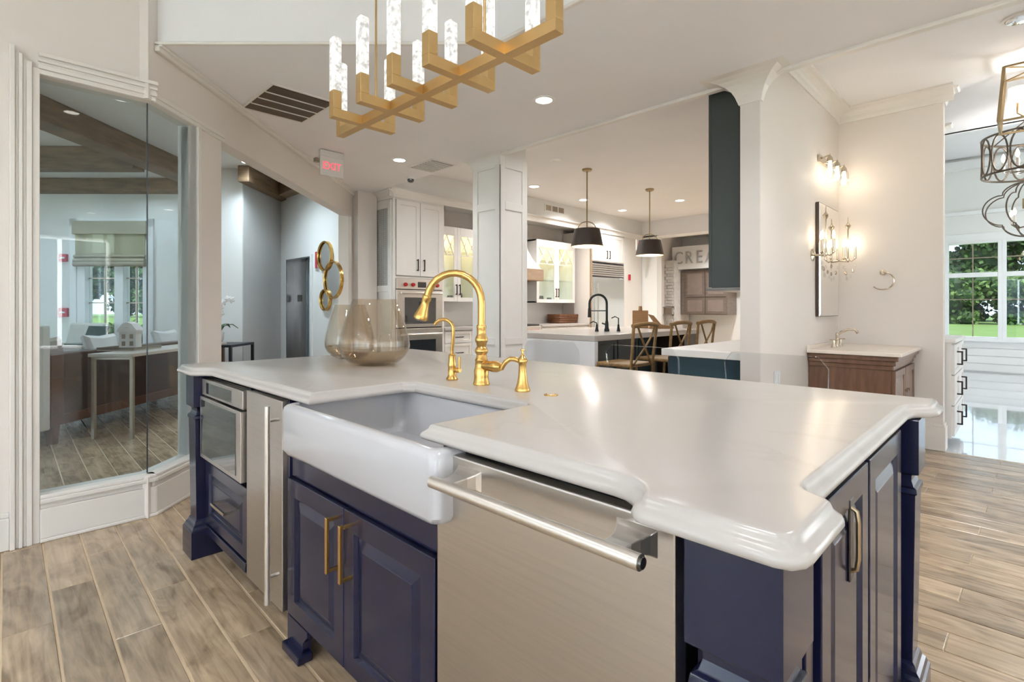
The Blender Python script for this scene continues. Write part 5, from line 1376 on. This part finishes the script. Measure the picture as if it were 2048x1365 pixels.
# quatrefoil cage
l3 = thing('quatrefoil_cage_chandelier', 'dark wire cage chandelier with lobed outline before the windows', 'chandelier', (0.02, 9.05, 2.10))
for k in range(4):
    a = R(45 * k + 20); ca, sa = math.cos(a), math.sin(a)
    pts = []
    for i in range(64):
        q = 2 * math.pi * i / 64
        rr_ = 0.30 + 0.085 * abs(math.cos(2 * q)) ** 0.7
        u, z = rr_ * math.cos(q) * 1.12, 0.33 + rr_ * math.sin(q) * 0.88
        pts.append((u * ca, u * sa, z))
    MB().tube(pts, 0.008, 6, True).build('cage_hoop', m_iron, l3, smooth=True)
MB().tube([(0, 0, -0.03), (0, 0, 4.08 - 2.10)], 0.010, 8).build('stem', m_iron, l3, smooth=True)
MB().lathe([(0, 0.34), (0.045, 0.34), (0.045, 0.46), (0, 0.46)], n=12).build('hub', m_agold, l3, smooth=True)
for k in range(5):
    a = R(72 * k + 10); cx, cy = 0.16 * math.cos(a), 0.16 * math.sin(a)
    MB().tube([(0, 0, 0.12), (cx * 0.6, cy * 0.6, 0.10), (cx, cy, 0.16)], 0.007, 6).build('arm', m_iron, l3, smooth=True)
    cd = MB().lathe([(0.012, 0.16), (0.012, 0.25), (0, 0.25)], (cx, cy, 0), 10).build('candle', m_trim, l3, smooth=True)
    MB().lathe([(0, 0.25), (0.015, 0.27), (0.018, 0.295), (0.006, 0.335), (0, 0.345)], (cx, cy, 0), 10).build('bulb', m_bulb, cd, smooth=True)
t = thing('chrome_canopy', 'polished chrome ceiling canopy at the top right corner', 'canopy', (-0.02, 4.62, ZK))
MB().lathe([(0, -0.03), (0.05, -0.029), (0.07, -0.02), (0.075, 0.0)], n=28, cap1=False).build('dish', m_mirror, t, smooth=True)
MB().lathe([(0.072, 0), (0.092, 0), (0.092, -0.01), (0.076, -0.012), (0.072, 0)], n=28, cap0=False, cap1=False).build('rim', m_trim, t, smooth=True)

# ================================================================== LOBBY
def lthing(name, label, cat, xc, zc, z=0.0, rz=45, group=None):
    p = Lw(xc, zc)
    return thing(name, label, cat, (p[0], p[1], z), R(rz), group)
# sofa: back towards us (+x local), runs along local y
so = lthing('leather_sofa', 'long dark brown leather sofa seen from behind through the glass', 'sofa', -4.44, 5.87)
MB().box(0.30, 0.44, -1.30, 1.30, 0.20, 0.80).build('back', m_sofa, so, 0.02, seg=3)
MB().box(0.42, 0.455, -1.31, -1.18, 0.16, 0.79).box(0.42, 0.455, 1.18, 1.31, 0.16, 0.79).box(0.42, 0.452, -1.2, 1.2, 0.16, 0.25).build('back_frame', m_sofawood, so, 0.004)
MB().box(-0.45, 0.32, -1.30, 1.30, 0.18, 0.40).build('seat_base', m_sofa, so, 0.02)
for k in range(3): MB().box(-0.45, 0.28, -1.06 + k * 0.71, -0.36 + k * 0.71, 0.40, 0.53).build('seat_cushion', m_sofa, so, 0.04, seg=3)
for s in (-1, 1): MB().box(-0.45, 0.40, s * 1.30, s * 1.08, 0.18, 0.64).build('arm', m_sofa, so, 0.05, seg=3)
for sx in (-0.40, 0.41):
    for sy in (-1.25, 1.25):
        MB().loft([[(sx - h, sy - h, z), (sx + h, sy - h, z), (sx + h, sy + h, z), (sx - h, sy + h, z)] for h, z in ((0.028, 0), (0.04, 0.2))]).build('leg', m_sofawood, so)
for k, (dy, dz, lab, mt) in enumerate(((-1.0, 0.80, 'taupe cushion leaning on the near end of the leather sofa', m_taupe), (-0.3, 0.78, 'pale cushion on the leather sofa behind the console table', m_fabric), (0.75, 0.79, 'pale cushion at the far end of the leather sofa', m_fabric))):
    p = Lw(-4.44 + 0.12, 5.87 + dy)
    t = thing('cushion', lab, 'cushion', (p[0], p[1], 0.545), R(45), 'cushions on the leather sofa')
    rr_ = []
    for z, sc in ((-0.07, 0.55), (-0.05, 0.85), (0, 1.0), (0.05, 0.85), (0.07, 0.55)):
        rr_.append([(z - v * 0.25, u * sc, v * sc + 0.19) for u, v in ((-0.21, -0.19), (0, -0.17), (0.21, -0.19), (0.19, 0), (0.21, 0.19), (0, 0.17), (-0.21, 0.19), (-0.19, 0))])
    MB().loft(rr_).build('pad', mt, t, smooth=True)
# console table behind the sofa
co = lthing('console_table', 'slim console table with pewter legs behind the leather sofa', 'table', -3.625, 5.55)
MB().box(-0.20, 0.20, -0.80, 0.80, 0.755, 0.785).build('top', m_stone, co, 0.004)
for sx in (-0.175, 0.175):
    for sy in (-0.76, 0.76):
        MB().bar((sx, sy, 0), (sx, sy, 0.755), 0.028).build('leg', m_pewter, co)
MB().bar((-0.175, -0.76, 0.74), (0.175, -0.76, 0.74), 0.02).bar((-0.175, 0.76, 0.74), (0.175, 0.76, 0.74), 0.02).build('apron', m_pewter, co)
ty = lthing('serving_tray', 'low flat tray on the console table', 'tray', -3.80, 5.25, 0.785)
MB().box(-0.18, 0.18, -0.2, 0.2, 0.0, 0.012).build('base', m_stone, ty, 0.003)
MB().box(-0.18, 0.18, -0.2, -0.19, 0.012, 0.035).box(-0.18, 0.18, 0.19, 0.2, 0.012, 0.035).box(-0.18, -0.17, -0.19, 0.19, 0.012, 0.035).box(0.17, 0.18, -0.19, 0.19, 0.012, 0.035).build('rim', m_pewter, ty)
bh = lthing('house_lantern', 'white house-shaped lantern with cut-out windows on the tray', 'lantern', -3.82, 5.28, 0.797, 55)
bh.scale = (0.74, 0.74, 0.9)
hb = MB().box(-0.10, 0.10, -0.08, 0.08, 0, 0.19); hb.build('walls', m_fabric, bh, 0.002)
rf_ = MB().loft([[(x, y, z) for x, z in ((-0.118, 0.185), (0.118, 0.185), (0.118, 0.205), (0.06, 0.275), (0, 0.295), (-0.06, 0.275), (-0.118, 0.205))] for y in (-0.095, 0.095)]); rf_.build('roof', m_fabric, bh, 0.002)
for x in (-0.045, 0.05):
    for z in (0.03, 0.11): MB().box(x - 0.022, x + 0.022, -0.0825, -0.079, z, z + 0.05).build('cut_out', m_pewter, bh)
MB().lathe([(0.02, 0.0), (0.024, 0.0), (0.024, 0.004), (0.02, 0.004)], n=14).build('round_cut_out', m_pewter, bh).location = (0, -0.083, 0.23)
# sofa end, desk, chair, laptop
MB().box(-0.52, 0.455, -1.40, -1.315, 0.14, 1.05).build('end_panel', m_fabric, so, 0.015, seg=3)
dk = lthing('lobby_desk', 'pale desk under the lobby window', 'desk', -5.75, 6.75)
MB().box(-0.7, 0.5, -0.32, 0.32, 0.70, 0.735).build('top', m_stone, dk, 0.004)
for sx in (-0.66, 0.46):
    MB().box(sx - 0.03, sx + 0.03, -0.3, 0.3, 0, 0.70).build('leg_panel', m_lobbytrim, dk)
lc = lthing('lounge_chair', 'white upholstered lounge chair left of the lobby window', 'armchair', -5.95, 7.15)
MB().box(-0.32, 0.32, -0.28, 0.28, 0.14, 0.46).build('seat', m_fabric, lc, 0.05, seg=3)
MB().loft([[(-0.30, y0 - 0.02, 0.44), (0.30, y0 - 0.02, 0.44), (0.24, y0 + 0.06, 0.99), (-0.24, y0 + 0.06, 0.99)] for y0 in (0.16, 0.26)]).build('back', m_fabric, lc, 0.03, seg=3)
for sx in (-0.26, 0.26):
    for sy in (-0.22, 0.22): MB().bar((sx, sy, 0), (sx, sy, 0.15), 0.03).build('leg', m_sofawood, lc)
lp = lthing('laptop', 'dark open laptop on the lobby desk', 'laptop', -5.46, 6.72, 0.735, 30)
MB().box(-0.17, 0.17, -0.12, 0.12, 0, 0.015).build('keyboard_deck', m_screen, lp, 0.003)
MB().loft([[(-0.17, y, z) for y, z in ((0.10, 0.015), (0.112, 0.015), (0.20, 0.225), (0.188, 0.23))], [(0.17, y, z) for y, z in ((0.10, 0.015), (0.112, 0.015), (0.20, 0.225), (0.188, 0.23))]]).build('screen', m_screen, lp)
# roman shade
rs = lthing('roman_shade', 'linen roman shade half lowered over the lobby window', 'blind', (wl + wr) / 2, ZF - 0.05, 1.80)
MB().box(-0.53, 0.53, -0.03, 0.02, 0.47, 0.66).build('valance', m_linen, rs, 0.004)
MB().box(-0.50, 0.50, -0.004, 0.004, 0.10, 0.47).build('cloth', m_linenthin, rs)
for k, (z, d_) in enumerate(((0.15, 0.035), (0.09, 0.05), (0.04, 0.06))):
    MB().tube([(-0.51, -0.01, z), (0.51, -0.01, z)], d_ * 0.62, 12).build('fold', m_linen, rs, smooth=True)
# alarms on lobby wall
for z, nm, lab, w_ in ((1.93, 'fire_strobe', 'small red fire strobe high on the lobby wall', 0.055), (1.14, 'fire_pull_station', 'square red fire pull station lower on the lobby wall', 0.065)):
    t = lthing(nm, lab, 'alarm', -6.45, ZF, z)
    MB().box(-w_, w_, -0.04, 0, -w_, w_).build('case', m_firered, t, 0.006)
    MB().box(-w_ * 0.6, w_ * 0.6, -0.045, -0.04, -0.012, 0.012).build('bar', m_lobbytrim, t, 0.002)
# dark side table with orchid in the opening
st_ = lthing('side_table', 'dark metal side table seen through the lobby opening', 'table', -3.56, 6.45)
MB().box(-0.28, 0.28, -0.28, 0.28, 0.735, 0.765).build('top', m_darkmetal, st_, 0.003)
for sx in (-0.265, 0.265):
    for sy in (-0.265, 0.265): MB().bar((sx, sy, 0), (sx, sy, 0.735), 0.03).build('leg', m_darkmetal, st_)
MB().box(-0.25, 0.25, -0.25, 0.25, 0.18, 0.20).build('lower_shelf', m_darkmetal, st_)
og = lthing('potted_orchid', 'white orchid in a pot on the dark side table', 'plant', -3.60, 6.45, 0.765)
MB().lathe([(0, 0), (0.05, 0), (0.075, 0.06), (0.08, 0.14), (0.07, 0.14), (0.065, 0.11), (0, 0.11)], n=20).build('pot', m_lobbytrim, og, smooth=True)
for k in range(5):
    a = R(72 * k + 10)
    pts = [(0.02 * math.cos(a), 0.02 * math.sin(a), 0.12), (0.08 * math.cos(a), 0.08 * math.sin(a), 0.22), (0.17 * math.cos(a), 0.17 * math.sin(a), 0.24), (0.24 * math.cos(a), 0.24 * math.sin(a), 0.19)]
    lf = MB(); px, py = -math.sin(a), math.cos(a)
    wv = (0.012, 0.03, 0.032, 0.004)
    lf.loft([[(p[0] - px * w_, p[1] - py * w_, p[2]), (p[0], p[1], p[2] - 0.008), (p[0] + px * w_, p[1] + py * w_, p[2]), (p[0], p[1], p[2] + 0.002)] for p, w_ in zip(pts, wv)])
    lf.build('leaf', m_leaf, og, smooth=True)
MB().tube([(0, 0, 0.12), (0.02, 0, 0.32), (0.06, 0, 0.48), (0.13, 0, 0.55), (0.2, 0, 0.54)], 0.004, 6).build('flower_stem', m_leaf, og, smooth=True)
for k, (x, z) in enumerate(((0.04, 0.44), (0.08, 0.51), (0.13, 0.55), (0.18, 0.54), (0.05, 0.37))):
    fl = MB()
    for j in range(5):
        a = R(72 * j + 15 * k); c_, s_ = math.cos(a), math.sin(a)
        fl.loft([[(x + c_ * r_ - s_ * w_, -0.02 + 0.008 * i, z + s_ * r_ + c_ * w_), (x + c_ * r_ + s_ * w_, -0.02 + 0.008 * i, z + s_ * r_ - c_ * w_), (x + c_ * r_, -0.024 + 0.008 * i, z + s_ * r_)] for i, (r_, w_) in enumerate(((0.003, 0.004), (0.028, 0.019), (0.045, 0.004)))])
    fl.build('blossom', m_petal, og)
# elevator
el = thing('elevator', 'steel elevator doorway with half-open door', 'elevator', ((ex0 + ex1) / 2, 3.2, 0))
hw = (ex1 - ex0) / 2
MB().box(-hw, -hw + 0.02, -0.012, 0.28, 0, ez).box(hw - 0.02, hw, -0.012, 0.28, 0, ez).box(-hw, hw, -0.012, 0.28, ez - 0.02, ez).build('jamb', m_elev, el)
MB().box(-hw + 0.02, 0.02, 0.10, 0.13, 0, ez - 0.02).build('door_leaf', m_elev, el)
MB().box(0.02, hw - 0.02, 0.14, 0.17, 0, ez - 0.02).build('rear_door_leaf', m_elevlit, el)
MB().box(-0.26, -0.12, 0.094, 0.10, 1.30, 1.40).build('floor_indicator', m_black, el)
MB().box(hw + 0.0, hw + 0.06, -0.02, 0.0, 0, ez + 0.02).build('casing', m_lobbytrim, el)
# round mirrors
for x, z, r_, lab in ((-6.63, 1.895, 0.19, 'topmost of three round gold-framed mirrors by the elevator'), (-6.40, 1.57, 0.235, 'largest and middle of three round gold-framed mirrors by the elevator'), (-6.62, 1.31, 0.135, 'lowest and smallest of three round gold-framed mirrors by the elevator')):
    t = thing('round_mirror', lab, 'mirror', (x, 3.2, z), group='gold mirrors by the elevator')
    MB().tube([(r_ * math.cos(2 * math.pi * i / 36), -0.035, r_ * math.sin(2 * math.pi * i / 36)) for i in range(36)], 0.012, 8, True).build('frame', m_gold, t, smooth=True)
    MB().lathe([(r_, 0.0), (r_ + 0.01, 0.0), (r_ + 0.01, 0.045), (r_, 0.045)], n=36, cap0=False, cap1=False).build('rim', m_gold, t, smooth=True).rotation_euler = (R(90), 0, 0)
    MB().lathe([(0, 0.018), (r_, 0.018), (r_, 0.02), (0, 0.02)], n=36).build('glass', m_mirror, t).rotation_euler = (R(90), 0, 0)
t = thing('fire_sign', 'small red and white sign beside the elevator', 'sign', (-6.90, 3.2, 1.86))
MB().box(-0.06, 0.06, -0.03, 0, -0.11, 0.11).build('plate', m_lobbytrim, t, 0.003)
MB().box(0.0, 0.06, -0.036, -0.03, -0.11, 0.11).build('red_panel', m_firered, t, 0.002)

# ================================================================== OUTDOORS
struct('lawn', MB().box(-160, 90, -90, 140, -0.35, -0.25), m_lawn)
def tree(x, y, h, sp, mat, label, cat='tree', n=700, low=0.25, leaf=0.35):
    t = thing('garden_tree' if cat == 'tree' else 'garden_bush', label, cat, (x, y, -0.25), group='trees beyond the lawn' if cat == 'tree' else 'bushes beyond the lawn')
    if cat == 'tree':
        MB().tube([(0, 0, 0), (0.1, 0, h * 0.3), (-0.1, 0.1, h * 0.7)], [0.22, 0.16, 0.06], 8).build('trunk', m_bark, t, smooth=True)
    rnd = random.Random(int(x * 13 + y * 7))
    fm = MB()
    clumps = [(rnd.uniform(-1, 1) * sp * 0.7, rnd.uniform(-1, 1) * sp * 0.7, h * (low + (1 - low) * rnd.random()), sp * rnd.uniform(0.3, 0.55)) for _ in range(14)]
    vs_, fs_ = [], []
    for i in range(n):
        c = clumps[i % 14]
        v = Vector((rnd.gauss(0, 1), rnd.gauss(0, 1), rnd.gauss(0, 1))).normalized() * c[3] * (0.55 + 0.45 * rnd.random())
        p = Vector((c[0] + v.x, c[1] + v.y, max(0.05, c[2] + v.z * 0.8)))
        a = Vector((rnd.gauss(0, 1), rnd.gauss(0, 1), rnd.gauss(0, 1))).normalized() * leaf * rnd.uniform(0.5, 1)
        b2 = a.cross(Vector((rnd.gauss(0, 1), rnd.gauss(0, 1), rnd.gauss(0, 1)))).normalized() * leaf * rnd.uniform(0.4, 0.8)
        k = len(vs_)
        vs_ += [tuple(p - a), tuple(p + b2), tuple(p + a), tuple(p - b2)]
        fs_.append((k, k + 1, k + 2, k + 3))
    fm.add(vs_, fs_); fm.build('foliage', mat, t)
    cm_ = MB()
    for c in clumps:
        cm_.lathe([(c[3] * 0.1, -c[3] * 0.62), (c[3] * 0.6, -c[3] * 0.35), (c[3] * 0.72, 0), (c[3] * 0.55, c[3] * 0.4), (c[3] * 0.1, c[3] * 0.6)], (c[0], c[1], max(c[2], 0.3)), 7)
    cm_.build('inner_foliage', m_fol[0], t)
    return t
# beyond the window room (direction +Y)
for k, (x, y, h) in enumerate(((-19, 80, 10.2), (-12.5, 77, 9.6), (-6, 80, 10.4), (0.5, 77, 9.8), (7, 80, 10.4), (13.5, 78, 9.8))):
    tree(x, y, h, 5.6, m_fol[(0, 1, 0, 1, 0, 1)[k]], 'tall dark tree beyond the lawn outside the window room', n=5000, leaf=0.36, low=0.06)
for k, x in enumerate((-15.5, -11.0, -6.8, -2.6, 1.8, 6.2)):
    tree(x, 64 + (k % 3), 3.6 + 0.6 * (k % 2), 3.3, m_fol[1 + k % 2], 'pale shrub in front of the trees outside the window room', 'bush', 2000, 0.08, 0.28)
# beyond the lobby window (direction -X +Y)
for k, (xc, zc) in enumerate(((-72, 86), (-65, 88), (-58, 85), (-51, 88), (-44, 90))):
    p = Lw(xc, zc)
    tree(p[0], p[1], 11 + k % 3, 5.2, m_fol[(1, 0, 1, 2, 0)[k]], 'broad tree beyond the lawn outside the lobby window', n=1800, leaf=0.55, low=0.15)
for k, (xc, zc) in enumerate(((-9.4, 11.0), (-8.4, 11.2), (-7.4, 11.0))):
    p = Lw(xc, zc)
    tree(p[0], p[1], 1.0, 0.6, m_fol[1 + k % 2], 'low shrub just outside the lobby window', 'bush', 350, 0.3, 0.10)
